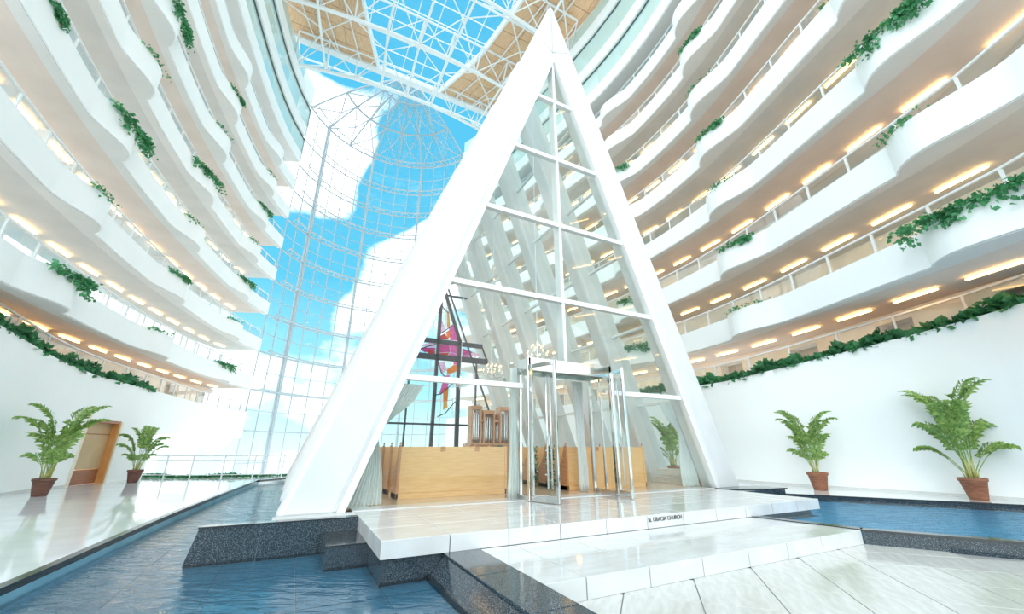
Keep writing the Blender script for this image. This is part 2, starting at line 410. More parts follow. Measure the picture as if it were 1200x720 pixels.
def balcony(side, k, path, B, t0, t1):
    zb = ZB[k]+(.18 if side > 0 and k == 2 else 0); bl = bulges(path, B)
    nm = 'left' if side < 0 else 'right'
    r = thing('balcony', '%s curved white balcony on the %s, counted upward from the hedge' % (ORD[k], nm), 'balcony', (path.at((t0+t1)/2)[0].x, path.at((t0+t1)/2)[0].y, zb), group='scalloped balconies on the %s' % nm)
    r.location = (0, 0, 0)
    T = samples(path, bl, t0, t1)
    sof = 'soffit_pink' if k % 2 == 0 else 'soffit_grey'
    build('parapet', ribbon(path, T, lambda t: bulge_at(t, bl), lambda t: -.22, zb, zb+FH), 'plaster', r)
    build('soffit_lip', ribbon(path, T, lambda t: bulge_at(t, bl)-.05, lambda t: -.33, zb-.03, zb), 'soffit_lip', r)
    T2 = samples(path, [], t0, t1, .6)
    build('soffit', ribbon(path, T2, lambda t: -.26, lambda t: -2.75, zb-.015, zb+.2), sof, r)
    railing_run(path, r, t0+.3, t1-.3, -.26, zb+FH, .68)
    n = int((t1-t0-1)/1.75)
    for i in range(n):
        t = t0+.9+i*1.75; p, d, nn = path.at(t); c = p-nn*(1.5 if k == 2 else 1.7)
        put('cove_light', unit('lamp_warm'), r, (c.x, c.y, zb-.075), (0, 0, math.atan2(d.y, d.x)), (1.1, .05, .04))
    if side > 0:
        w = build('corridor_wall', ribbon(path, T2, lambda t: -2.7, lambda t: -2.9, zb, zb+2.75), 'corridor', r)
    else:                                           # left corridors end in glazing with white mullions
        m = MB(); g_ = MB(); n = int((t1-t0)/1.36)
        for i in range(n+1):
            t = t0+(t1-t0)*i/n; p = path.off(t, -2.7)
            m.beam((p.x, p.y, zb+.2), (p.x, p.y, zb+2.75), .09, .09, (1, 0, 0))
            if i < n:
                q = path.off(t0+(t1-t0)*(i+1)/n, -2.7)
                m.beam((p.x, p.y, zb+1.9), (q.x, q.y, zb+1.9), .05, .05)
                put('window_pane', unit('glass'), r, ((p.x+q.x)/2, (p.y+q.y)/2, zb+1.45), (0, 0, math.atan2(q.y-p.y, q.x-p.x)), ((q-p).length-.1, .012, 2.4))
        build('window_frame', m, 'steel_white', r)
    return r
for k in range(2, 9):
    balcony(-1, k, LEFT, BUL_L, LEFT.of_y(7.0 if k > 3 else 10.5), LEFT.len)
    balcony(1, k, RIGHT, BUL_R, 0 if k > 5 else RIGHT.of_y(-1.0), RIGHT.len)
for side, path, nm in ((-1, LEFT, 'left'), (1, RIGHT, 'right')):
    for k in (9, 10, 11):
        t0 = path.of_y(12.0 if side < 0 else 3.0); t1 = path.len
        T = samples(path, [], t0, t1, .5); zb = ZB[k]; zn = {9: 27.3, 10: 30.6, 11: 33.2}[k]
        r = thing('gallery', '%s white gallery band under the roof on the %s, above a strip of tinted glazing' % ({9: 'lowest', 10: 'middle', 11: 'topmost'}[k], nm), 'gallery', (0, 0, 0))
        build('fascia', ribbon(path, T, lambda t: .02, lambda t: -.5, zb, zb+.95), 'plaster', r)
        build('soffit_edge', ribbon(path, T, lambda t: -.06, lambda t: -2.6, zb-.05, zb), 'soffit_lip', r)
        n = int((t1-t0)/2.2)
        for i in range(n):
            a, b = t0+(t1-t0)*i/n, t0+(t1-t0)*(i+1)/n; p, q = path.off(a, -.25), path.off(b, -.25); m = (p+q)/2
            ang = math.atan2(q.y-p.y, q.x-p.x)
            put('glass_panel', unit('band_glass'), r, (m.x, m.y, (zb+.95+zn)/2), (0, 0, ang), ((q-p).length-.03, .02, zn-zb-1.0))
            if k < 11: bar('dark_lip', 'dark_line', r, (p.x, p.y, zn-.06), (q.x, q.y, zn-.06), .2, .05)

# ------------------------------------------------------------------ ground floor walls with sloping copings
WL = Path([(-8.4, 3), (-8.0, 8), (-7.6, 12.5), (-7.4, 15.5), (-7.05, 18.2), (-6.55, 20.6), (-5.95, 23.0), (-5.35, 26.2), (-4.9, 28.8), (-4.2, 31.5), (-3.3, 34.0)], 1)
WR = Path([(12.6, -2.5), (13.9, -.5), (14.45, 1.2), (14.6, 2.8), (14.5, 4.2), (14.3, 5.5), (14.1, 6.8), (13.95, 8.1), (13.87, 9.6), (13.8, 13), (13.6, 18), (13.0, 24), (12.2, 29), (11.2, 34)], -1)
def lerp(v, P):
    if v <= P[0][0]: return P[0][1]
    for (a, x), (b, y) in zip(P, P[1:]):
        if v <= b: return x+(y-x)*(v-a)/(b-a)
    return P[-1][1]
def ztl(t): return lerp(WL.at(t)[0].y, [(3, 5.2), (15.3, 4.34), (17.5, 3.97), (19.7, 3.74), (23, 3.65), (26, 3.6)])
def ztr(t): return lerp(WR.at(t)[0].y, [(0, 4.85), (2.3, 4.5), (3.8, 4.28), (5.6, 4.05), (7.4, 3.83), (9.6, 3.63), (12, 3.6)])
tdoor0, tdoor1, tend = WL.of_y(20.15), WL.of_y(21.75), WL.of_y(24.2)
def rng(a, b, ds=.5): return [a+(b-a)*i/max(1, int((b-a)/ds)) for i in range(max(1, int((b-a)/ds))+1)]
wl = MB()
for (a, b, z0) in ((0, tdoor0, 0), (tdoor0, tdoor1, 2.2), (tdoor1, tend, 0), (tend, WL.len, 1.85)):
    x = ribbon(WL, rng(a, b), lambda t: 0, lambda t: -.35, z0, ztl); o_ = len(wl.v); wl.v += x.v; wl.f += [tuple(i+o_ for i in f) for f in x.f]
tag(build('wall_left', wl, 'plaster'), kind='structure')
tag(build('wall_right', ribbon(WR, rng(0, WR.len), lambda t: 0, lambda t: -.35, 0, ztr), 'plaster'), kind='structure')
tag(build('baseboard_left', ribbon(WL, rng(0, tdoor0-.05), lambda t: .015, lambda t: 0, 0, .07), 'soffit_lip'), kind='structure')
tag(build('baseboard_right', ribbon(WR, rng(0, WR.len), lambda t: .015, lambda t: 0, .2, .26), 'soffit_lip'), kind='structure')
# doorway in the left wall
dr = thing('door_1', 'brown timber doorway recessed in the white left wall between two palms', 'door', kind='structure')
pa, da, na = WL.at(tdoor0); pb, db, nb = WL.at(tdoor1)
dd = (pb-pa).normalized(); nn = Vector((dd.y, -dd.x))
def dpt(u, v): q = pa+dd*u+nn*v; return q
W_ = (pb-pa).length
def dbox(name, mat, u0, u1, v0, v1, z0, z1):
    return build(name, MB().prism([dpt(u0, v0), dpt(u1, v0), dpt(u1, v1), dpt(u0, v1)], z0, z1), mat, dr)
dbox('jamb', 'door_jamb', W_-.06, W_+.02, -.95, .01, 0, 2.2)
dbox('jamb', 'door_brown', -.02, .05, -.95, -.02, 0, 2.2)
dbox('head', 'door_brown', -.02, W_+.02, -.95, .005, 2.14, 2.24)
dbox('upper_panel', 'door_tan', 0, W_, -.30, -.24, 1.75, 2.15)
dbox('middle_panel', 'door_tan', 0, W_, -.30, -.24, .52, 1.73)
dbox('kick_panel', 'door_brown', 0, W_, -.30, -.23, 0, .5)
dbox('panel_rail', 'door_brown', 0, W_, -.29, -.225, 1.725, 1.76)
dbox('casing', 'casing', -.14, -.02, -.05, .03, 0, 2.42)
dbox('casing', 'casing', W_+.02, W_+.10, -.05, .03, 0, 2.2)
# first-floor walks behind the copings: floor, railing, beige wall with door alcoves
for side, path, zf, nm in ((-1, WL, ztl, 'left'), (1, WR, ztr, 'right')):
    r = thing('mezzanine_walk', 'beige first floor walkway behind the planter on the %s white wall' % nm, 'walkway')
    t0 = path.of_y(11 if side < 0 else .5); t1 = path.len-.2
    build('deck', ribbon(path, rng(t0, t1), lambda t: -.36, lambda t: -2.4, lambda t: zf(t)-.75, lambda t: zf(t)-.5), 'soffit_lip', r)
    railing_run(path, r, t0, t1, -.42, 0, .85, lambda t: zf(t)-.12)
    P2 = LEFT if side < 0 else RIGHT; u0, u1 = P2.of_y(11 if side < 0 else .6), P2.len-.2; zq = lambda t: zf(path.of_y(P2.at(t)[0].y))
    zz5 = 5.12 if side < 0 else 5.30
    n = int((u1-u0)/3.0)
    for i in range(n):
        a = u0+(u1-u0)*i/n; b = u0+(u1-u0)*(i+1)/n; c = a+(b-a)*.66
        build('wall_pier', ribbon(P2, rng(a, c), lambda t: -2.55, lambda t: -3.2, lambda t: zq(t)-.5, zz5), 'beige_wall', r)
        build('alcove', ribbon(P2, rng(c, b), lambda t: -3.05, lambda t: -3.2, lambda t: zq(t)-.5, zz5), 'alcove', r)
        build('alcove_head', ribbon(P2, rng(c, b), lambda t: -2.55, lambda t: -3.04, zz5-.28, zz5), 'beige_wall', r)
for y in (25.6, 30.5):
    p = WL.off(WL.of_y(y), -1.2)
    tag(build('support_column', MB().box(p.x-.5, p.x+.5, p.y-.5, p.y+.5, -3, 3.0), 'plaster'), 'square white column under the far left mezzanine, %s the railing' % ('just behind' if y < 28 else 'well beyond'), 'column')

# ------------------------------------------------------------------ floors
RIM = spline([Vector(p) for p in ((-2.75, -3), (-2.45, 1.5), (-2.13, 6.0), (-1.88, 10.2), (-1.42, 15.4), (-1.02, 19.3))], 8)
fl = thing('floor', 'polished white lobby floor', 'floor', kind='structure')
del fl['category']
wlp = [WL.at(t)[0] for t in rng(0, WL.of_y(24.4), 1.0)]
FARL = [Vector((-5.9, 24.6)), Vector((-3.9, 23.4)), Vector((-1.5, 22.85)), Vector((2, 22.7)), Vector((14, 22.7))]
pts = [(p.x-.1, p.y) for p in RIM] + [(-1.02, 20.3), (14, 20.3)] + [(p.x, p.y) for p in FARL[::-1]] + [(p.x-.2, p.y) for p in wlp[::-1]] + [(-9, -3)]
bm_ = MB().prism(pts, -.3, 0.0)
build('lobby_paving', bm_, 'floor_white', fl)
brick('ground_bed', 'joint', fl, 2.0, 16, -5, 5.2, -.3, -.012)
TL = .672
tilem = MB().box(-TL/2+.005, TL/2-.005, -TL/2+.005, TL/2-.005, -.012, 0).mesh('floor_tile', 'limestone', bevel=.002)
for i in range(-14, 15):
    for j in range(-14, 15):
        u = (i+.5)*TL; v = (j+.5)*TL
        x = 4.86+(u-v)*math.sqrt(.5); y = 3.45+(u+v)*math.sqrt(.5)
        if x < 2.35 or y > 3.75 or y < -1.2 or x > 10.4 or x-8.4 > (2.1-y)*.62 or x-7.9 > max(0, 3.3-y)*.62: continue
        put('floor_tile', tilem, fl, (x, y, 0), (0, 0, PI/4))
# terrace behind the right pool
ter = thing('terrace', 'narrow white stone terrace between the right pool and the white wall', 'terrace')
wr = [WR.off(t, -.2) for t in rng(0, WR.of_y(19), 1.0)]
REAR = [(15.6, -.6), (14.75, 1.4), (13.63, 3.26), (12.62, 4.86), (11.37, 6.78), (10.95, 7.4)]
build('terrace_slab', MB().prism([(p[0], p[1]) for p in REAR]+[(10.95, 19)]+[(p.x, p.y) for p in wr[::-1] if p.y > -1.6], -.1, .2), 'floor_white', ter)
edge = MB()
for a, b in zip(REAR, REAR[1:]): edge.beam((a[0]-.03, a[1]-.03, .185), (b[0]-.03, b[1]-.03, .185), .10, .036)
build('dark_nosing', edge, 'granite_edge', ter)
face = MB()
for a, b in zip(REAR, REAR[1:]): face.beam((a[0]-.02, a[1]-.02, .03), (b[0]-.02, b[1]-.02, .03), .06, .27)
build('granite_facing', face, 'granite', ter)

# ------------------------------------------------------------------ left pool
pl = thing('left_pool', 'long shallow pool of rippling water left of and in front of the chapel', 'pool')
pl.name = 'reflecting_pool'
pts = [(p.x+.02, p.y) for p in RIM] + [(-.05, 20.25), (-.05, 12), (-.12, 6.8), (1.0, 6.8), (1.0, 5.0), (1.62, 5.0), (1.62, -3)]
build('pool_bed', MB().prism(pts, -.5, -.085), 'pool_joint', pl)
bed = MB().box(-.5, .5, -.5, .5, -.012, 0).mesh('pool_tile', 'pool_tile')
for i in range(-3, 6):
    for j in range(0, 16):
        x = .62+i*.78; y = 1.0+j*1.22+.6
        if x > 1.5: continue
        rx = min((p for p in RIM), key=lambda p: abs(p.y-y)).x
        if x-.39 < rx-.1 or (x > -.3 and y > 6.8): continue
        put('pool_tile', bed, pl, (x, y, -.073), (0, 0, 0), (.766, 1.206, 1))
def sheet(pts, z):
    a = sum(pts[i][0]*pts[(i+1) % len(pts)][1]-pts[(i+1) % len(pts)][0]*pts[i][1] for i in range(len(pts)))
    m = MB(); m.v = [(p[0], p[1], z) for p in (pts if a > 0 else pts[::-1])]; m.f = [tuple(range(len(pts)))]
    return m
o = build('water', sheet(pts, -.04), 'water', pl, fix=False); o['label'] = 'rippling blue water'
rim = MB()
for a, b in zip(RIM, RIM[1:]): rim.beam((a.x-.04, a.y, .07), (b.x-.04, b.y, .07), .10, .07)
rim.beam((-1.08, 19.3, .07), (-.1, 20.35, .07), .3, .07)
build('dark_coping', rim, 'granite_edge', pl)
wl2 = MB()
for a, b in zip(RIM, RIM[1:]): wl2.beam((a.x-.02, a.y, -.15), (b.x-.02, b.y, -.15), .06, .37)
build('lining', wl2, 'rim_wall', pl)
# ------------------------------------------------------------------ right pool
pr = thing('raised_pool', 'raised blue pool with granite sides along the right white wall', 'pool')
RF = [(7.14, 5.0), (7.48, 3.47), (8.32, 2.10), (9.35, .85), (10.9, -.6)]
wp = [(7.2, 4.92), (7.54, 3.5)]+[(p[0]+.05, p[1]) for p in RF[2:]]+[(p[0]-.02, p[1]) for p in REAR]+[(9.25, 7.3), (9.25, 4.92)]
build('pool_bed', MB().prism(wp, .0, .06), 'pool_blue', pr)
build('water', sheet(wp, .14), 'water_right', pr, fix=False)
for a, b in zip(RF[:-1], RF[1:]):
    a, b = Vector(a), Vector(b); n = max(1, round((b-a).length/.85)); nrm = Vector((b.y-a.y, -(b.x-a.x))).normalized()
    if nrm.x > 0: nrm = -nrm
    for i in range(n):
        p, q = a.lerp(b, i/n), a.lerp(b, (i+1)/n); e_ = (q-p).normalized()*.002
        if a.y < 3.6:
            build('granite_slab', MB().prism([p+e_, q-e_, q-e_-nrm*.08, p+e_-nrm*.08], -.02, .162), 'granite', pr)
    build('coping', MB().prism([a+nrm*.015, b+nrm*.015, b-nrm*.15, a-nrm*.15], .163, .192), 'granite_edge', pr)

# ------------------------------------------------------------------ podium, platform, step, parapet
po = thing('podium', 'dark speckled granite podium that carries the glass chapel above the pool', 'podium')
brick('podium_core', 'granite', po, -.05, 10.85, 7.2, 19.0, -.4, .33)
for a, b in ((-.05, 1.0),):
    pass
brick('coping_slab', 'granite', po, -.12, .97, 6.72, 7.2, -.4, .345)
brick('coping_slab', 'soffit_grey', po, -.12, .97, 6.75, 7.2, .346, .358)
build('wing_wall', MB().slabxz([(-1.03, -.3), (-.23, -.3), (-.23, .345), (-.89, .345)], 6.72, 6.84), 'granite', po)
build('wing_wall', MB().slabxz([(-.225, -.3), (.97, -.3), (.97, .345), (-.225, .345)], 6.70, 6.735), 'granite', po)
build('nosing', MB().slabxz([(-.90, .345), (.97, .345), (.97, .362), (-.90, .362)], 6.69, 6.85), 'granite_edge', po)
brick('granite_block', 'granite', po, .52, 1.0, 5.8, 6.70, -.35, .175)
brick('block_coping', 'granite_edge', po, .515, 1.0, 5.79, 6.70, .176, .192)
brick('granite_side', 'granite', po, 1.0, 1.06, 4.96, 6.70, -.35, .178)
brick('granite_front', 'granite', po, 1.06, 2.12, 4.96, 5.04, -.35, .178)
brick('podium_corner', 'granite', po, 9.3, 10.95, 6.5, 7.2, -.1, .35)
build('corner_nosing', MB().prism([(9.3, 6.95), (10.3, 6.5), (10.98, 6.45), (10.98, 7.2), (9.3, 7.2)], .351, .372), 'granite_edge', po)
pf = thing('entrance_platform', 'upper white marble landing in front of the chapel doors', 'platform')
brick('bed', 'joint', pf, 1.08, 9.2, 5.05, 7.18, -.05, .3)
XJ = [.97, 1.74, 2.49, 3.24, 4.0, 4.76, 5.51, 6.27, 7.02, 7.78, 8.53, 9.28]
for a, b in zip(XJ, XJ[1:]):
    for c, d in ((4.9, 5.65), (5.65, 6.4), (6.4, 7.19)):
        build('stone_slab', MB().box(a+.006, b-.006, c+.005, d-.003, .182, .36), 'marble', pf, bevel=.004)
tx = bpy.data.curves.new('lettering', 'FONT'); tx.body = 'St. GRACIA CHURCH'; tx.size = .085; tx.extrude = .003; tx.align_x = 'CENTER'
to = bpy.data.objects.new('sign_lettering', tx); COL.objects.link(to)
bpy.context.view_layer.update()
tm = bpy.data.meshes.new_from_object(to.evaluated_get(bpy.context.evaluated_depsgraph_get())); bpy.data.objects.remove(to)
wd = max(v.co.x for v in tm.vertices)-min(v.co.x for v in tm.vertices)
tm.materials.clear(); tm.materials.append(M['letter'])
tg = put('sign_lettering', tm, None, (5.12, 4.8985, .272), (PI/2, 0, 0), (.69/wd, .95, 1))
tag(tg, 'small dark lettering naming the church on the white landing riser', 'lettering')
st = thing('lower_step', 'lower white marble step between granite parapet and right pool', 'step')
brick('bed', 'joint', st, 2.15, 7.2, 3.6, 4.85, -.01, .15)
XS = [2.11, 2.56, 3.34, 4.11, 4.89, 5.65, 6.42, 7.16]
for a, b in zip(XS, XS[1:]):
    for c, d in ((3.47, 4.18), (4.18, 4.898)):
        if b == XS[-1]:
            build('stone_slab', MB().prism([(a+.003, c+.003), (lerp(c, [(3.47, 7.47), (4.9, 7.15)])-.006, c+.003), (lerp(d, [(3.47, 7.47), (4.9, 7.15)])-.006, d-.003), (a+.003, d-.003)], 0.001, .18), 'marble', st, bevel=.004)
        else:
            build('stone_slab', MB().box(a+.006, b-.006, c+.005, d-.003, 0.001, .18), 'marble', st, bevel=.004)
pp = thing('granite_parapet', 'low dark granite parapet between the pool and the white steps', 'parapet')
YJ = [4.95, 3.95, 2.95, 1.95, .95, -.6]
for a, b in zip(YJ, YJ[1:]):
    build('coping_slab', MB().box(1.67, 2.105, b+.003, a-.003, .15, .183), 'granite', pp, bevel=.006)
    m = MB(); m.slabxz([(1.53, -.04), (1.60, -.04), (1.60, -.3), (2.10, -.3), (2.10, .149), (1.685, .149)], b+.003, a-.003)
    build('granite_slab', m, 'granite', pp)
    build('ledge', MB().box(1.50, 1.60, b+.003, a-.003, -.35, -.02), 'granite_edge', pp)

# ------------------------------------------------------------------ chapel
ch = thing('chapel', 'tall glass chapel of white A-shaped frames standing in the middle of the atrium', 'chapel')
CX = 5.10; HB = 5.22; SL = 2.73; WBASE = .84
APEX = .43+HB*SL
ZI = 12.5
def outer(z): return HB-(z-.36)/SL
def inner(z): return (HB-WBASE)*(1-(z-.36)/(ZI-.36))
RY = [7.2+2.15*i for i in range(6)]
for s_ in (-1, 1):
    pts = [(s_*HB, .36), (0, APEX), (0, ZI), (s_*(HB-WBASE), .36)]
    me = MB().slabxz(pts, 0, .55).mesh('rafter', 'paint', bevel=.09)
    for y in RY: put('rafter', me, ch, (CX, y, -.07))
for i, y in enumerate(RY):
    build('apex_plate', MB().slabxz([(CX-.53, ZI+.26), (CX, ZI-.02), (CX+.53, ZI+.26), (CX+.52, ZI+.31), (CX, ZI+.03), (CX-.52, ZI+.31)], y-.012, y+.1), 'soffit_lip', ch)
ZT = [2.5, 4.56, 6.58, 8.61, 10.62]
YG = 7.30
fg = build('front_mullion', MB().box(CX-.035, CX+.035, YG-.03, YG+.22, 3.05, ZI-.1), 'rail', ch)
zs = [.36]+ZT+[ZI-.1]
for i, z in enumerate(ZT):
    h = inner(z)
    if i == 0:
        for x0, x1 in ((CX-h, 4.0), (6.15, CX+h)):
            brick('transom', 'rail', ch, x0, x1, YG-.05, YG+.06, z-.05, z+.05)
    else: brick('transom', 'rail', ch, CX-h, CX+h, YG-.05, YG+.08, z-.055, z+.055)
for z0, z1 in zip(zs, zs[1:]):
    for s_ in (-1, 1):
        xi = 0.02 if z0 > 2 else 1.08
        a, b = inner(z0), inner(z1)
        p = [(s_*xi, z0+.03), (s_*a, z0+.03), (s_*max(b, xi+.01), z1-.03), (s_*xi, z1-.03)]
        build('front_pane', MB().slabxz([(CX+x, z) for x, z in p], YG, YG+.012), 'chapel_glass', ch)
for s_ in (-1, 1):                                   # slim frame along the inner edges of the front legs
    build('edge_frame', MB().slabxz([(CX+s_*inner(.36), .36), (CX, ZI), (CX, ZI-.36), (CX+s_*(inner(.36)-.12), .36)], YG-.1, YG+.06), 'rail', ch)
# side slopes: glass, purlins
for s_ in (-1, 1):
    def sp(z, y, o=.42): return (CX+s_*(HB-o-(z-.36)/SL), y, z)
    for j in range(5):
        y0, y1 = RY[j]+.56, RY[j+1]-.01
        zz = [.75]+ZT+[APEX-1.6]
        for z0, z1 in zip(zz, zz[1:]):
            m = MB(); a, b, c, d = sp(z0, y0), sp(z0, y1), sp(z1, y1), sp(z1, y0); m.quad(a, b, c, d)
            a2, b2, c2, d2 = [sp(*t, .41) for t in ((z0, y0), (z0, y1), (z1, y1), (z1, y0))]
            k0 = len(m.v); m.v += [a2, b2, c2, d2]; m.f.append((k0+3, k0+2, k0+1, k0))
            m.f += [(0, k0, k0+1, 1), (1, k0+1, k0+2, 2), (2, k0+2, k0+3, 3), (3, k0+3, k0, 0)]
            build('side_pane', m, 'chapel_glass', ch)
        for z in ZT: bar('purlin', 'steel_white', ch, sp(z, y0-.02), sp(z, y1+.02), .09, .07)
    build('sill', MB().box(CX+s_*4.95, CX+s_*4.55, RY[0]+.6, RY[5], .36, .72), 'sillstone', ch, bevel=.01)
    build('sill_step', MB().box(CX+s_*4.55, CX+s_*4.42, RY[0]+.6, RY[5], .36, .52), 'sillstone', ch, bevel=.01)
build('ridge_beam', MB().box(CX-.1, CX+.1, RY[0]+.5, RY[5]+.1, ZI+.4, ZI+.8), 'paint', ch)
brick('threshold', 'marble', ch, .95, 9.28, 7.2, 7.62, .34, .372)
fb = brick('wood_floor', 'wood_floor', ch, .5, 9.7, 7.62, 18.4, .331, .366)
# altar window: dark frame with a cross of art glass
sg = put('altar_window', MB().box(CX-.03, CX+.03, 18.0, 18.03, 8.85, 9.1).mesh('frame_tip', 'darkbar'), ch)
YW = 17.98
def sb(p, q, w, name='dark_bar'):
    return build(name, MB().beam((p[0], YW, p[1]), (q[0], YW, q[1]), .09, w, (0, 1, 0)) if False else MB().slabxz(barpoly(p, q, w), YW-.06, YW+.06), 'darkbar', sg)
def barpoly(p, q, w):
    p, q = Vector(p), Vector(q); d = (q-p).normalized(); n = Vector((-d.y, d.x))*w/2
    return [tuple(p+n), tuple(q+n), tuple(q-n), tuple(p-n)]
for p, q, w in (((5.34, 8.95), (5.27, .4), .15), ((5.38, 8.95), (6.38, 6.19), .15), ((6.38, 6.25), (6.46, .4), .18), ((4.2, 6.05), (7.58, 6.04), .22), ((4.05, 5.28), (7.88, 5.30), .27),
                ((4.08, 5.2), (4.06, .4), .07), ((2.3, 2.27), (8.3, 2.25), .08), ((5.6, 8.44), (6.67, 8.44), .08), ((7.56, 6.0), (7.86, 5.3), .07), ((4.25, 6.05), (3.95, 5.3), .07),
                ((5.36, 9.55), (8.3, 2.25), .05), ((7.3, 5.2), (7.3, .4), .06), ((2.3, 2.3), (4.6, 8.6), .05)):
    sb(p, q, w)
for mat, pl_ in (('sg_amber', [(5.66, 7.6), (5.76, 7.6), (5.86, 6.9), (5.70, 6.75)]), ('sg_pale', [(5.36, 7.3), (5.62, 6.7), (5.5, 6.5), (5.36, 6.45)]),
                 ('sg_pink', [(5.80, 6.85), (6.02, 6.95), (6.34, 6.2), (5.9, 6.18)]), ('sg_red', [(5.42, 6.35), (5.62, 6.5), (5.80, 6.2), (5.40, 6.18)]), ('sg_orange', [(5.66, 6.55), (5.86, 6.7), (5.92, 6.4), (5.78, 6.2)]),
                 ('sg_pale', [(4.4, 5.72), (4.85, 5.93), (5.2, 5.93), (5.2, 5.75)]), ('sg_magenta', [(4.35, 5.66), (5.2, 5.73), (5.2, 5.58), (4.7, 5.45)]), ('sg_red', [(4.75, 5.6), (5.2, 5.56), (5.2, 5.43), (4.85, 5.43)]),
                 ('sg_magenta', [(5.36, 5.93), (5.85, 5.93), (5.95, 5.6), (5.36, 5.5)]), ('sg_pink', [(5.86, 5.93), (6.36, 5.93), (6.38, 5.5), (5.97, 5.6)]), ('sg_red', [(5.36, 5.49), (5.95, 5.58), (5.8, 5.43), (5.36, 5.43)]),
                 ('sg_pink', [(5.82, 5.43), (5.98, 5.58), (6.38, 5.48), (6.38, 5.43)]), ('sg_magenta', [(6.55, 5.85), (7.1, 5.72), (6.95, 5.6), (6.55, 5.5)]), ('sg_pale', [(6.98, 5.6), (7.12, 5.72), (7.5, 5.62), (7.2, 5.45)]), ('sg_pink', [(6.55, 5.49), (6.95, 5.59), (7.1, 5.46), (6.6, 5.43)]),
                 ('sg_orange', [(5.82, 4.75), (6.1, 4.98), (6.40, 5.05), (6.3, 4.7), (5.85, 4.5)]), ('sg_pink', [(6.12, 5.15), (6.40, 5.15), (6.41, 5.06), (6.14, 5.0)]), ('sg_pale', [(5.38, 5.1), (5.7, 5.1), (5.8, 4.7), (5.55, 4.5)]),
                 ('sg_pink', [(5.74, 4.45), (5.98, 4.52), (5.92, 3.95), (5.62, 3.6), (5.5, 3.55)]), ('sg_orange', [(5.68, 3.88), (5.95, 3.92), (5.93, 3.3), (5.74, 3.2)]), ('sg_amber', [(5.74, 3.19), (5.93, 3.29), (5.95, 3.0), (5.74, 2.88)])):
    build('art_glass', MB().slabxz(pl_, YW-.008, YW+.008), mat, sg)
for P in ([(5.35, 7.95), (5.5, 7.72), (5.76, 7.52)], [(5.34, 6.4), (5.62, 6.62), (5.98, 6.95)], [(5.37, 3.55), (5.6, 3.6), (5.81, 3.81), (6.0, 3.98), (6.21, 4.16)], [(5.4, 5.0), (5.55, 4.6), (5.74, 4.4)], [(5.5, 2.6), (5.85, 2.75), (6.3, 3.3)], [(4.3, 5.45), (4.7, 5.7), (5.2, 5.9)]):
    build('lead_line', MB().tube([(x, YW, z) for x, z in P], .025, 5), 'darkbar', sg)
build('clear_pane', MB().slabxz([(CX-4.2, .4), (CX+4.2, .4), (CX+.5, 11.2), (CX-.5, 11.2)], YW+.02, YW+.03), 'glass', sg)
# entrance portal of stainless steel with two open glass leaves
eg = put('entrance_portal', MB().box(4.0, 6.15, 7.02, 7.1, 2.8, 3.05).mesh('lintel', 'chrome'), ch)
for x in (3.98, 6.09):
    for y in (7.02, 7.78):
        build('post', MB().box(x, x+.075, y, y+.075, .365, 3.08), 'chrome', eg, bevel=.008)
    build('side_lintel', MB().box(x, x+.07, 7.1, 7.78, 2.82, 3.04), 'chrome', eg)
    build('side_glass', MB().box(x+.03, x+.042, 7.1, 7.78, .42, 2.82), 'glass', eg)
    build('side_bar', MB().box(x+.015, x+.055, 7.40, 7.44, .42, 2.82), 'chrome', eg)
    build('kick_plate', MB().box(x, x+.07, 7.1, 7.78, .367, .45), 'chrome', eg)
build('ceiling_plate', MB().box(4.0, 6.15, 7.1, 7.8, 3.0, 3.05), 'chrome', eg)
build('rear_lintel', MB().box(4.0, 6.15, 7.78, 7.85, 2.82, 3.05), 'chrome', eg)
def leaf(hx, hy, ex, ey, lab):
    d = Vector((ex-hx, ey-hy)); ln = d.length; a = math.atan2(d.y, d.x)
    lf = put('door_leaf', MB().box(.02, ln-.02, -.006, .006, .47, 2.80).mesh('leaf_glass', 'glass'), ch, (hx, hy, 0), (0, 0, a)); lf['label'] = lab
    def p(nm, *b): return put(nm, MB().box(*b).mesh(nm, 'chrome', bevel=.006), lf)
    p('stile', 0, .06, -.025, .025, .37, 2.90); p('stile', ln-.06, ln, -.025, .025, .37, 2.90)
    p('bottom_rail', .06, ln-.06, -.025, .025, .37, .49); p('top_rail', .06, ln-.06, -.022, .022, 2.82, 2.90)
    put('handle', MB().tube([(ln-.2, -.06, .6), (ln-.2, -.06, 2.6)], .018, 10).mesh('handle', 'chrome', smooth=True), lf)
    put('handle', MB().tube([(ln-.2, .06, .6), (ln-.2, .06, 2.6)], .018, 10).mesh('handle', 'chrome', smooth=True), lf)
leaf(4.02, 7.0, 4.24, 6.40, 'left glass door leaf standing open'); leaf(6.12, 7.0, 5.90, 6.38, 'right glass door leaf standing open')

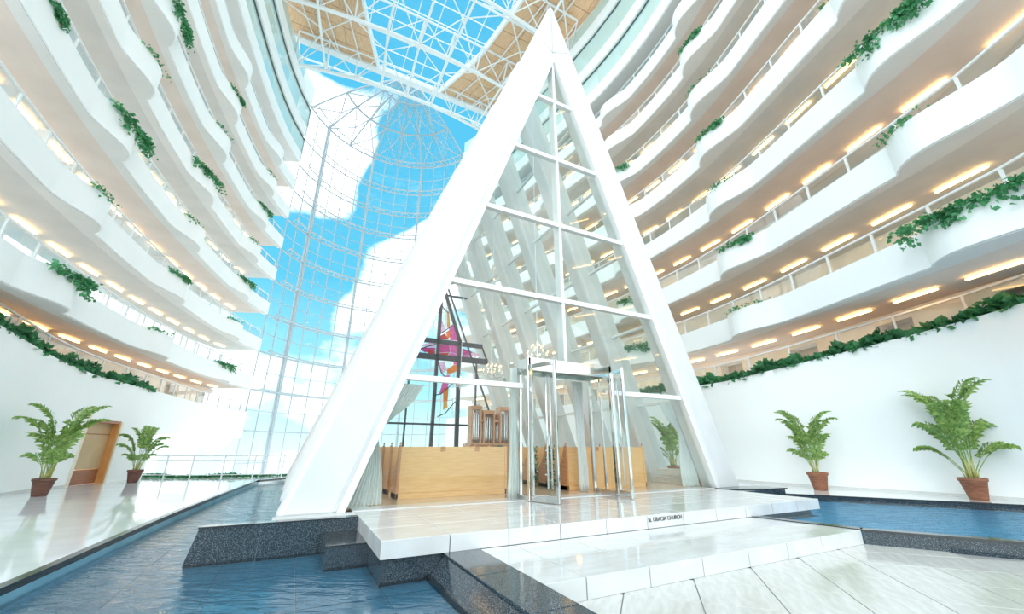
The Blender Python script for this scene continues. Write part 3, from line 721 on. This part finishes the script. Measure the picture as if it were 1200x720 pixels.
# ------------------------------------------------------------------ curtains
def curtain(lab, rows, y, folds, amp=.035):
    m = MB(); n = folds*6
    for z, x0, x1 in rows:
        for k in range(n+1):
            u = k/n; m.v.append((x0+(x1-x0)*u, y+amp*math.sin(2*PI*folds*u)+.012*math.sin(9*u+z*3), z))
    for r_ in range(len(rows)-1):
        for k in range(n):
            a = r_*(n+1)+k; m.f.append((a, a+1, a+n+2, a+n+1))
    o = build('sheer_curtain', m, 'curtain', None, smooth=True, fix=False)
    sm = o.modifiers.new('thickness', 'SOLIDIFY'); sm.thickness = .004
    return tag(o, lab, 'curtain', 'sheer curtains in the chapel front')
def blend(rows, n=8):
    P = spline([Vector(r_) for r_ in rows], n); return [tuple(p) for p in P]
curtain('sheer white curtain tied back against the left chapel leg', blend([(2.44, 1.52, 2.05), (2.1, 1.40, 1.86), (1.8, 1.28, 1.52), (1.53, 1.19, 1.31), (1.3, 1.15, 1.34), (.9, 1.10, 1.42), (.5, .98, 1.46), (.372, .94, 1.47)]), 7.72, 8)
curtain('sheer white curtain tied back beside the right chapel leg', blend([(2.44, 8.35, 8.70), (2.1, 8.48, 8.80), (1.75, 8.80, 8.95), (1.55, 8.88, 8.99), (1.2, 8.83, 9.15), (.8, 8.8, 9.28), (.372, 8.82, 9.36)]), 7.72, 8)
curtain('narrow sheer curtain hanging left of the steel portal', blend([(2.9, 3.83, 3.97), (1.8, 3.84, 3.97), (.372, 3.78, 4.02)]), 7.50, 5)
curtain('narrow white curtain hanging inside the right of the steel portal', blend([(2.8, 5.72, 5.98), (1.8, 5.76, 5.98), (.372, 5.80, 6.02)]), 7.92, 5)

# ------------------------------------------------------------------ pews
def pew(x0, x1, y, lab, grp):
    r = thing('pew', lab, 'pew', (x0, y, .366), group=grp); w = x1-x0; Z = .945
    put('backrest', MB().box(.03, w-.03, 0, .05, .1, Z).mesh('backrest', 'wood_pew', bevel=.006), r)
    put('base', MB().box(-.0, w, -.02, .42, 0, .1).mesh('base', 'wood_pew', bevel=.004), r)
    put('seat', MB().box(.03, w-.03, .05, .45, .40, .44).mesh('seat', 'wood_pew', bevel=.006), r)
    for x in (0, w-.04):
        m = MB(); P = [(-.02, 0), (.42, 0), (.42, .40), (.30, .52), (.16, .70), (.06, Z+.03), (-.02, Z)]
        b = len(m.v); m.v += [(x, q[0], q[1]) for q in P]+[(x+.045, q[0], q[1]) for q in P]; n = len(P)
        m.f += [tuple(range(n)), tuple(range(2*n-1, n-1, -1))]+[(i, (i+1) % n, n+(i+1) % n, n+i) for i in range(n)]
        e_ = put('end_panel', m.mesh('end_panel', 'wood_dark' if x == 0 else 'wood_pew', bevel=.004), r)
        put('finial', MB().lathe([(.006, 0), (.010, .03), (.006, .035), (.018, .05), (.022, .065), (.014, .082), (.001, .088)], 10, (x+.022, .02, Z)).mesh('finial', 'wood_dark', smooth=True), e_)
    for x in (w*.38, w*.70):
        put('bracket', MB().box(x-.05, x+.05, -.012, 0, Z-.09, Z-.065).box(x-.05, x+.05, -.012, 0, Z-.055, Z+.004).mesh('bracket', 'wood_dark'), r)
    return r
ordn = ['rearmost', 'second from rear', 'third from rear', 'fourth from rear']
for i in range(4):
    pew(1.84, 4.19, 8.40+.86*i, 'honey oak pew left of the chapel aisle, %s row' % ordn[i], 'pews left of the aisle')
    pew(5.70, 8.15, 8.30+.86*i, 'honey oak pew right of the chapel aisle, %s row' % ordn[i], 'pews right of the aisle')

# ------------------------------------------------------------------ organ
orr = thing('pipe_organ', 'small wooden pipe organ with silver pipes at the back of the chapel', 'organ', (6.37, 16.0, .366))
def ob(nm, mat, *b, par=None): return put(nm, MB().box(*b).mesh(nm, mat, bevel=.006), par or orr)
ob('case', 'wood_organ', 0, 1.80, .12, .75, 0, 1.02)
ob('pipe_shelf', 'wood_organ', 0, 1.80, 0, .7, 1.02, 1.12)
ob('back_board', 'wood_organ', .05, 1.75, .45, .5, 1.12, 2.3)
for x0, x1, zt in ((0, .46, 2.60), (.54, 1.08, 2.43), (1.30, 1.80, 2.60)):
    tw = ob('tower', 'wood_organ', x0, x1, .02, .48, zt-.16, zt)
    ob('cheek', 'wood_organ', x0, x0+.07, .02, .45, 1.12, zt-.16, par=tw); ob('cheek', 'wood_organ', x1-.07, x1, .02, .45, 1.12, zt-.16, par=tw)
    n = 4
    for k in range(n):
        cx = x0+.11+(x1-x0-.22)*k/(n-1); h = zt-.25-.05*abs(k-1.5)
        put('pipe', MB().lathe([(.012, 0), (.032, .12), (.034, .2), (.034, h-1.12), (.02, h-1.11)], 10, (cx, .12, 1.12)).mesh('pipe', 'pipe', smooth=True), tw)
for x0, x1 in ((.46, .54), (1.08, 1.30)):
    ob('link_panel', 'wood_organ', x0, x1, .1, .45, 1.95, 2.05)
    for k in range(3):
        cx = x0+.02+(x1-x0-.04)*k/2
        put('pipe', MB().lathe([(.008, 0), (.018, .08), (.018, .55+.1*k), (.01, .56+.1*k)], 8, (cx, .16, 1.12)).mesh('pipe', 'pipe', smooth=True), orr)

# ------------------------------------------------------------------ chandeliers
def chandelier(y, lab):
    r = thing('chandelier', lab, 'chandelier', (CX, y, 3.47), group='chandeliers along the chapel ridge')
    put('cord', MB().tube([(0, 0, .45), (0, 0, ZI-3.2)], .008, 6).mesh('cord', 'steel_white'), r)
    put('body', MB().lathe([(.01, -.18), (.035, -.12), (.02, -.05), (.06, 0), (.03, .08), (.015, .2), (.03, .32), (.01, .46)], 14).mesh('body', 'chrome', smooth=True), r)
    for t_, (n, R, z) in enumerate(((8, .27, .02), (6, .15, .18))):
        for k in range(n):
            a = 2*PI*k/n+t_*.3; c, s_ = math.cos(a), math.sin(a)
            am = put('arm', MB().tube([(.02*c, .02*s_, z), (R*.5*c, R*.5*s_, z-.08), (R*.9*c, R*.9*s_, z-.05), (R*c, R*s_, z+.04)], .009, 6).mesh('arm', 'chrome', smooth=True), r)
            put('bulb', MB().lathe([(.006, 0), (.014, .02), (.011, .045), (.002, .065)], 8, (R*c, R*s_, z+.05)).mesh('bulb', 'bulb', smooth=True), am)
            put('crystal', MB().lathe([(.001, -.10), (.012, -.06), (.002, -.02)], 6, (R*c, R*s_, z)).mesh('crystal', 'glass'), am)
chandelier(8.5, 'lit crystal chandelier nearest the chapel doors'); chandelier(11.3, 'lit crystal chandelier over the middle of the chapel'); chandelier(14.1, 'lit crystal chandelier nearest the altar window')

# ------------------------------------------------------------------ foliage
def leaf_quads(m, c, size, rnd, droop=0.0):
    a = Vector((rnd.uniform(-1, 1), rnd.uniform(-1, 1), rnd.uniform(-1, .6)-droop)).normalized()
    b = a.cross(Vector((rnd.uniform(-1, 1), rnd.uniform(-1, 1), rnd.uniform(-1, 1)))).normalized()
    w = size*.42
    tip = c+a*size; mid = c+a*size*.45
    k = len(m.v); nrm = a.cross(b)*size*.12
    m.v += [tuple(c), tuple(mid+b*w+nrm), tuple(tip), tuple(mid-b*w+nrm)]; m.f += [(k, k+1, k+2), (k, k+2, k+3)]
def ivy_mesh(name, seed, length, drop, n, size, clumps):
    rnd = random.Random(seed); m = MB(); P = [(rnd.uniform(-.5, .5)*length, rnd.uniform(.35, 1)*drop, rnd.uniform(.12, .3)*length) for _ in range(clumps)]
    for _ in range(n):
        if rnd.random() < .45: x = rnd.uniform(-.5, .5)*length; d = rnd.uniform(0, .3)*drop
        else:
            cx, dp, w = rnd.choice(P); x = cx+rnd.gauss(0, .45)*w; d = dp*rnd.random()**1.2
        y = rnd.uniform(-.06, .10) if d > .12 else rnd.uniform(-.18, .10)
        leaf_quads(m, Vector((x, y, .10+rnd.uniform(-.02, .06)-d)), size*rnd.uniform(.7, 1.3), rnd, .4)
    return m.mesh(name, 'ivy', fix=False)
IVY = {'big': [ivy_mesh('ivy_big', 1, 2.0, .62, 620, .11, 4), ivy_mesh('ivy_big', 2, 2.2, .58, 620, .11, 5)],
       'two': [ivy_mesh('ivy_two', 7, 1.7, .75, 480, .11, 2)],
       'mid': [ivy_mesh('ivy_mid', 3, 1.5, .5, 360, .11, 3), ivy_mesh('ivy_mid', 4, 1.4, .55, 360, .11, 2)],
       'thin': [ivy_mesh('ivy_thin', 5, 1.3, .16, 60, .10, 3), ivy_mesh('ivy_thin', 6, 1.5, .3, 70, .10, 5)]}
cnt = {}
def ivy(side, k, y, kind):
    path, B = (LEFT, BUL_L) if side < 0 else (RIGHT, BUL_R); bl = bulges(path, B)
    t = path.of_y(y); p, d, n = path.at(t); q = p+n*(bulge_at(t, bl)+.03)
    ci = cnt.get(kind, 0); cnt[kind] = ci+1; me = IVY[kind][ci % len(IVY[kind])]
    z = ZB[k]+FH+(.18 if side > 0 and k == 2 else 0)
    t2 = t+.5; q2 = path.off(t2, bulge_at(t2, bl)); t3 = t-.5; q3 = path.off(t3, bulge_at(t3, bl)); dv = q2-q3
    a = math.atan2(dv.y, dv.x)
    if Vector((math.sin(a), -math.cos(a))).dot(n) > 0: a += PI
    o = put('trailing_ivy', me, None, (q.x, q.y, z), (0, 0, a))
    bi = sorted(range(len(B)), key=lambda i: abs((B[i][0]+B[i][1])/2-y))[0]
    vis = B[1:] if side < 0 else B
    idx = bi-1 if side < 0 else bi
    names = ['first', 'second', 'third', 'fourth', 'fifth']
    tag(o, '%s ivy over the %s %s-hand balcony, %s planter from the near end' % ({'big': 'thick', 'two': 'two-clumped', 'mid': 'bushy', 'thin': 'sparse'}[kind], ORD[k], 'left' if side < 0 else 'right', names[max(idx, 0)] if not (side < 0 and bi == 0) else 'foremost'), 'ivy', 'ivy in the balcony planters')
for a in ((-1, 2, 15.4, 'two'), (-1, 2, 22.0, 'thin'), (-1, 2, 29.4, 'mid'), (-1, 3, 15.4, 'thin'), (-1, 3, 22.2, 'mid'), (-1, 3, 29.3, 'thin'), (-1, 4, 15.4, 'big'), (-1, 4, 22.0, 'thin'), (-1, 4, 29.5, 'mid'),
          (-1, 4, 11.2, 'mid'), (-1, 5, 15.4, 'thin'), (-1, 5, 22.0, 'big'), (-1, 5, 29.5, 'thin'), (-1, 6, 15.6, 'big'), (-1, 6, 22.2, 'thin'), (-1, 6, 29.6, 'mid'), (-1, 7, 22.4, 'mid'), (-1, 7, 29.5, 'thin'),
          (1, 2, 2.0, 'big'), (1, 2, 8.3, 'thin'), (1, 2, 15.0, 'mid'), (1, 2, 21.6, 'mid'), (1, 2, 28.0, 'mid'), (1, 3, 2.5, 'thin'), (1, 3, 8.2, 'mid'), (1, 3, 15.0, 'mid'), (1, 3, 21.6, 'thin'), (1, 3, 28, 'mid'),
          (1, 4, 2.1, 'big'), (1, 4, 8.2, 'thin'), (1, 4, 21.6, 'mid'), (1, 5, 8.3, 'mid'), (1, 5, 3.0, 'thin'), (1, 5, 15.0, 'thin'), (1, 6, 8.3, 'thin'), (1, 6, 15.0, 'mid'), (1, 7, 8.4, 'mid')):
    ivy(*a)
def hedge(path, zf, t0, t1, per, size, off, lab, h=.3, seed=3):
    rnd = random.Random(seed); m = MB()
    for _ in range(int((t1-t0)*per)):
        t = rnd.uniform(t0, t1); p = path.off(t, off+rnd.uniform(-.14, .16))
        cl_ = .55+.45*math.sin(t*4.1)*math.sin(t*1.7+1)
        leaf_quads(m, Vector((p.x, p.y, zf(t)-.04+rnd.random()*h*cl_)), size*rnd.uniform(.6, 1.3), rnd, -.55)
    return tag(build('hedge', m, 'hedge', fix=False), lab, 'hedge', kind='stuff')
hedge(WL, ztl, WL.of_y(11.5), WL.of_y(23.2), 190, .19, -.16, 'dark green leafy hedge along the top of the left white wall', .42)
hedge(WR, ztr, 0.5, WR.of_y(15), 170, .22, -.16, 'dark green broadleaf hedge along the top of the right white wall', .36, 8)

PALMFR = []
def frond_mesh(seed, ln, curl):
    rnd = random.Random(seed); m = MB(); P = []; n = 18
    x = z = 0; ang = math.radians(89)
    for i in range(n+1):
        P.append(Vector((x, 0, z))); s_ = ln/n; x += math.cos(ang)*s_; z += math.sin(ang)*s_; ang -= math.radians(curl)*3*(i/n)**2/n
    m.tube(P, .009, 5, r1=.003)
    np_ = int(ln*11)
    for i in range(np_):
        q = .30+.69*i/np_; f = q*n; j = int(f); p = P[j].lerp(P[min(j+1, n)], f-j); t = (P[min(j+1, n)]-P[max(j-1, 0)]).normalized()
        ll = .27*math.sin(PI*min(1, .22+(q-.3)*1.05))**.6*rnd.uniform(.85, 1.15)+.04
        for s_ in (-1, 1):
            d = (t*rnd.uniform(.7, 1.0)+Vector((0, s_*.62, 0))+Vector((0, 0, .15))).normalized(); d2 = (d+Vector((0, 0, rnd.uniform(-1.5, -.5)))).normalized()
            w = t.cross(d).cross(d).normalized()*rnd.uniform(.0055, .008)
            a = p; b = p+d*ll*.5; c = b+d2*ll*.5; k = len(m.v)
            m.v += [tuple(a), tuple(b+w), tuple(c), tuple(b-w)]; m.f += [(k, k+1, k+2), (k, k+2, k+3)]
    return m.mesh('frond', 'palm', fix=False)
for i, (ln, cu) in enumerate(((1.62, 105), (1.45, 120), (1.15, 110), (.8, 115))): PALMFR.append(frond_mesh(20+i, ln, cu))
POT = MB().lathe([(.15, 0), (.16, .02), (.225, .38), (.25, .40), (.255, .455), (.235, .46), (.225, .42), (.0, .42)], 24).mesh('pot', 'terracotta', smooth=True)
SOIL = MB().lathe([(.222, .405), (.1, .425), (.001, .43)], 20).mesh('soil', 'soil')
POT_B = POT.copy(); POT_B.name = 'pot'; POT_B.materials.clear(); POT_B.materials.append(M['pot_brown'])
def palm(x, y, z, height, seed, lab, rz=0.0):
    rnd = random.Random(seed); s_ = (height-.42)/1.80
    r = thing('potted_palm', lab, 'palm', (x, y, z), rz, group='potted areca palms')
    p = put('pot', POT if x > 0 else POT_B, r); put('soil', SOIL, r)
    for k in range(17):
        a = 2*PI*k*.382+rnd.uniform(-.3, .3); tier = k % 4; R = rnd.uniform(.02, .10); h = [.42, .36, .26, .16][tier]*s_*rnd.uniform(.85, 1.1)
        b = Vector((R*math.cos(a), R*math.sin(a), .41)); tp = Vector((b.x*1.5, b.y*1.5, .41+h))
        put('stem', MB().tube([b, (b+tp)/2, tp], .016*s_, 6, r1=.009*s_).mesh('stem', 'stem', smooth=True), r)
        lean = [.07, .20, .36, .5][tier]*rnd.uniform(.7, 1.2)
        put('frond', PALMFR[tier], r, tp, (0, lean, a), (s_, s_, s_*rnd.uniform(.9, 1.05)))
    return r
palm(-6.08, 16.8, 0, 2.55, 1, 'tall potted palm before the left wall, left of the brown doorway', .4)
palm(-5.31, 21.45, 0, 2.1, 2, 'smaller potted palm right of the brown doorway on the left', 1.1)
palm(13.04, 6.77, .2, 2.2, 3, 'potted palm behind the right pool, nearer to the chapel', 2.0)
palm(13.9, 3.98, .2, 2.6, 4, 'tall potted palm behind the right pool, nearest the right edge', .9)
palm(12.85, 11.6, .2, 2.3, 5, 'potted palm seen through the right side glass of the chapel', 1.6)
# aisle garlands on pew ends
def garland(x, y, lab, seed):
    rnd = random.Random(seed); m = MB(); m2 = MB()
    for _ in range(420):
        z = rnd.uniform(.02, .98); a = rnd.uniform(0, 2*PI); R = .10*math.sqrt(rnd.random())
        leaf_quads(m2 if rnd.random() < .10 else m, Vector((R*math.cos(a), R*math.sin(a), z)), .06, rnd, .2)
    r = thing('aisle_garland', lab, 'garland', (x, y, .366), group='garlands on the aisle pew ends')
    put('stand', MB().tube([(0, 0, 0), (0, 0, .95)], .012, 6).mesh('stand', 'stem'), r)
    put('foliage', m.mesh('foliage', 'hedge', fix=False), r); put('blossom', m2.mesh('blossom', 'flower', fix=False), r)
garland(5.55, 9.55, 'leafy green aisle garland on the right, second from the doors', 3); garland(5.55, 8.75, 'leafy green aisle garland on the right, nearest the doors', 4); garland(4.33, 9.0, 'leafy green aisle garland at the end of the left pews', 5)
# ------------------------------------------------------------------ back railing and low hedge
rg = thing('back_railing', 'white metal railing with double top bar across the back of the lobby floor', 'railing')
RP = [Vector((-6.0, 24.7)), Vector((-3.9, 23.45)), Vector((-1.5, 22.9)), Vector((2, 22.75)), Vector((5.5, 22.7))]
for a, b in zip(RP, RP[1:]):
    n = max(1, round((b-a).length/1.25))
    for i in range(n):
        p, q = a.lerp(b, i/n), a.lerp(b, (i+1)/n)
        brick('post', 'rail', rg, p.x-.025, p.x+.025, p.y-.025, p.y+.025, 0, .92)
    for z, w in ((.92, .05), (.70, .035), (.12, .03)): bar('rail_bar', 'rail', rg, (a.x, a.y, z), (b.x, b.y, z), w, w)
rnd = random.Random(5); m = MB()
for _ in range(2600):
    f = rnd.uniform(0, 3.99); i = int(f); p = RP[i].lerp(RP[i+1], f-i)
    leaf_quads(m, Vector((p.x+rnd.uniform(-.1, .1), p.y+.25+rnd.uniform(-.12, .12), rnd.uniform(-.02, .07+.09*max(0, math.sin(f*5))))), .10, rnd, -.3)
tag(build('low_hedge', m, 'hedge', fix=False), 'low clipped green planting along the foot of the back railing', 'hedge', kind='stuff')
tag(build('planter_kerb', MB().prism([(-6.1, 24.9), (-3.9, 23.62), (-1.5, 23.07), (2, 22.92), (14, 22.9), (14, 23.4), (2, 23.4), (-1.5, 23.55), (-3.8, 24.1), (-5.9, 25.3)], -.3, 0), 'plaster'), 'low white planter kerb behind the back railing', 'planter')

# ------------------------------------------------------------------ curtain wall at the far end
cw = thing('window_1', 'tall curved glass curtain wall closing the far end of the atrium', 'window', kind='structure'); del cw['category']
WC, WRAD = Vector((4.15, 30.0)), 8.55
A0, A1 = math.radians(152), math.radians(28)
def cwp(a, r=0): return Vector((WC.x+(WRAD+r)*math.cos(a), WC.y+(WRAD+r)*math.sin(a)))
NB = 14; LV = [-1.9]+[2.35]+[ZB[k]+.05 for k in range(2, 11)]+[31.0]
ang = [A0+(A1-A0)*i/NB for i in range(NB+1)]
for i, a in enumerate(ang):
    p = cwp(a); big = i in (2, 6, 10)
    build('column' if big else 'mullion', MB().tube([(p.x, p.y, -3), (p.x, p.y, 31.3)], .11 if big else .045, 8), 'wall_steel', cw)
    if big:
        p = cwp(a, -.28); build('column', MB().tube([(p.x, p.y, -3), (p.x, p.y, 31.3)], .07, 8), 'wall_steel', cw)
for a, b in zip(LV, LV[1:]):
    mid = (a+b)/2
    for (z0, z1) in ((a, mid), (mid, b)):
        for i in range(NB):
            p, q = cwp(ang[i]), cwp(ang[i+1]); c = (p+q)/2
            put('window_pane', unit('sky_glass'), cw, (c.x, c.y, (z0+z1)/2), (0, 0, math.atan2(q.y-p.y, q.x-p.x)), ((q-p).length-.05, .012, z1-z0-.05))
    build('transom', MB().tube([(*cwp(t), mid) for t in ang], .032, 6), 'wall_steel', cw)
fine = [A0+(A1-A0)*i/(NB*2) for i in range(NB*2+1)]
for z in LV[1:]:
    m = MB(); m.tube([(*cwp(t), z) for t in fine], .07, 6)
    rr = -.75 if z > 4 else -.3
    m.tube([(*cwp(t, rr), z) for t in fine], .06, 6)
    for i in range(NB*2): m.tube([(*cwp(fine[i], 0 if i % 2 else rr), z), (*cwp(fine[i+1], rr if i % 2 else 0), z)], .03, 5)
    build('ring_truss', m, 'wall_steel', cw)
# half dome over the curtain wall
dm = thing('ceiling_dome', 'glass half dome over the far end of the atrium', 'dome', kind='structure'); del dm['category']
DA = Vector((4.5, 30.6)); DZ = 35.2
def dmp(a, f):
    p = cwp(a).lerp(DA, f); return (p.x, p.y, 31.0+(DZ-31.0)*(1-(1-f)**1.6))
FR = [0, .17, .34, .51, .68, .85, .97]
for i in range(0, NB+1, 2): build('rib', MB().tube([dmp(ang[i], f) for f in FR], .09, 6), 'wall_steel', dm)
for f in (0, .34, .68, .97): build('ring', MB().tube([dmp(t, f) for t in ang], .09 if f in (0, .34, .68) else .06, 6), 'wall_steel', dm)
m = MB()
for i in range(0, NB*2+1):
    m.tube([dmp(fine[i], f) for f in FR], .02, 4)
for k in range(1, 20): m.tube([dmp(t, k*.05) for t in ang], .02, 4)
tag(build('glazing_bar', m, 'wall_steel', dm), kind='stuff')
for i in range(0, NB, 2):
    for f0, f1 in ((0, .34), (.34, .68), (.68, .97)):
        a, b, c, d = dmp(ang[i], f0), dmp(ang[i+2], f0), dmp(ang[i+2], f1), dmp(ang[i], f1)
        mm = MB(); a, b, c, d = [Vector(v) for v in (a, b, c, d)]; u = Vector((0, 0, .02)); mm.v = [tuple(v) for v in (a, b, c, d, a+u, b+u, c+u, d+u)]
        mm.f = [(0, 3, 2, 1), (4, 5, 6, 7), (0, 1, 5, 4), (1, 2, 6, 5), (2, 3, 7, 6), (3, 0, 4, 7)]
        build('dome_pane', mm, 'sky_glass', dm)
m = MB()
for i in range(0, NB-1, 2):
    for f0, f1 in ((0, .34), (.34, .68)):
        q = Vector(dmp((ang[i]+ang[i+2])/2 if False else ang[i+1], (f0+f1)/2+.08)); q.z -= 1.0
        for aa, ff in ((ang[i], f0), (ang[i+2], f0), (ang[i], f1), (ang[i+2], f1)): m.tube([tuple(q), dmp(aa, ff)], .055, 6)
build('strut', m, 'wall_steel', dm)

# ------------------------------------------------------------------ roof: cedar soffits, skylight, trusses
ce = thing('ceiling', 'cedar boarded ceiling beside a glazed skylight', 'ceiling', kind='structure'); del ce['category']
HW = [(0, 7.6), (8, 7.2), (17.7, 6.2), (24.4, 5.0), (28.6, 3.4), (29.6, 3.0)]
ZC = 34.0
for s_ in (-1, 1):
    y = 1.0
    while y < 29.4:
        y1 = min(y+1.45, 29.55)
        xi0, xi1 = 4.4+s_*lerp(y, HW), 4.4+s_*lerp(y1, HW)
        for k in range(4):
            xo0 = 4.4+s_*12.5
            a0, b0 = xi0+(xo0-xi0)*k/4, xi0+(xo0-xi0)*(k+1)/4
            a1, b1 = xi1+(xo0-xi1)*k/4, xi1+(xo0-xi1)*(k+1)/4
            build('cedar_board', MB().prism([(a0, y+.02), (b0-s_*.03, y+.02), (b1-s_*.03, y1-.02), (a1, y1-.02)], ZC, ZC+.06), 'wood_ceiling', ce)
        y = y1
    build('roof_deck', MB().prism([(4.4+s_*(lerp(0, HW)+.1), 0), (4.4+s_*16, 0), (4.4+s_*16, 29.6), (4.4+s_*(3.2), 29.6), (4.4+s_*5.2, 24.4), (4.4+s_*6.3, 17.7)], ZC+.08, ZC+.2), 'soffit_pink', ce)
    build('skylight_kerb', MB().sweep([[(4.4+s_*(lerp(yy, HW)-.12), yy, ZC-.1), (4.4+s_*(lerp(yy, HW)-.12), yy, ZC+.6), (4.4+s_*(lerp(yy, HW)+.05), yy, ZC+.6), (4.4+s_*(lerp(yy, HW)+.05), yy, ZC-.1)] for yy in (0, 8, 13, 17.7, 21, 24.4, 26.5, 28.6, 29.6)]), 'steel_white', ce)
    for off_ in (1.4, 3.2, 5.0):
        build('purlin', MB().tube([(4.4+s_*(lerp(yy, HW)+off_), yy, ZC-.12) for yy in (1, 8, 13, 17.7, 21, 24.4, 26.5, 28.6, 29.5)], .06, 6), 'steel_white', ce)
build('end_beam', MB().box(-8, 17, 29.5, 30.1, ZC-.25, ZC+.25), 'steel_white', ce)
sk = thing('window_2', 'glazed skylight over the middle of the atrium', 'window', kind='structure'); del sk['category']
nx, ny = 9, 20; X0, X1, Y0, Y1 = -3.2, 12.0, 0.0, 29.5
for j in range(ny):
    for i in range(nx):
        xa, xb = X0+(X1-X0)*i/nx, X0+(X1-X0)*(i+1)/nx; ya, yb = Y0+(Y1-Y0)*j/ny, Y0+(Y1-Y0)*(j+1)/ny
        put('skylight_pane', unit('sky_glass'), sk, ((xa+xb)/2, (ya+yb)/2, ZC+.7), (0, 0, 0), (xb-xa-.05, yb-ya-.05, .015))
for i in range(nx+1): brick('glazing_bar', 'steel_white', sk, X0+(X1-X0)*i/nx-.035, X0+(X1-X0)*i/nx+.035, Y0, Y1, ZC+.62, ZC+.69)
for j in range(ny+1): brick('glazing_bar', 'steel_white', sk, X0, X1, Y0+(Y1-Y0)*j/ny-.035, Y0+(Y1-Y0)*j/ny+.035, ZC+.62, ZC+.69)
TW = ['farthest', 'second farthest', 'third farthest', 'fourth farthest', 'nearest']
def truss(y, x0, x1, zl, zm, idx):
    r = thing('roof_truss', '%s white tubular truss arching across under the skylight' % TW[idx], 'truss', group='white roof trusses')
    n = 8
    lo = [Vector((x0+(x1-x0)*i/n, y, zl+(zm-zl)*(1-(2*i/n-1)**2))) for i in range(n+1)]
    ua = [Vector((p.x, y-1.3, ZC-.25+.35*(1-(2*i/n-1)**2))) for i, p in enumerate(lo)]
    ub = [Vector((p.x, y+1.3, ZC-.25+.35*(1-(2*i/n-1)**2))) for i, p in enumerate(lo)]
    build('lower_chord', MB().tube(lo, .15, 8), 'steel_white', r)
    build('upper_chord', MB().tube(ua, .09, 8), 'steel_white', r); build('upper_chord', MB().tube(ub, .09, 8), 'steel_white', r)
    for i in range(n+1):
        for q in (ua, ub): build('strut', MB().tube([lo[i], q[i]], .06, 6), 'steel_white', r)
        build('strut', MB().tube([ua[i], ub[i]], .055, 6), 'steel_white', r)
        if i < n:
            for q in (ua, ub): build('diagonal', MB().tube([lo[i], q[i+1]] if i < n/2 else [lo[i+1], q[i]], .05, 6), 'steel_white', r)
    return lo
los = [truss(y, a, b, zl, zm, i) for i, (y, a, b, zl, zm) in enumerate(((30.2, -4.9, 13.6, 31.4, 32.6), (24.8, -6.0, 14.2, 31.6, 32.8), (19.0, -6.6, 15.0, 31.6, 32.8), (13.2, -7.0, 15.2, 31.6, 32.8), (7.4, -6.8, 14.2, 31.6, 32.8)))]
lt = thing('longitudinal_bracing', 'white tubes tying the roof trusses together along the atrium', 'bracing')
for i in (1, 3, 4, 5, 7):
    build('tie_tube', MB().tube([l_[i] for l_ in los], .10, 8), 'steel_white', lt)
for a, b in zip(los, los[1:]):
    for i in range(0, 8, 2):
        mid = (a[i+1]+b[i+1])/2+Vector((0, 0, 1.2))
        for q in (a[i], b[i+2], a[i+2], b[i]): build('brace', MB().tube([q, mid], .055, 6), 'steel_white', lt)
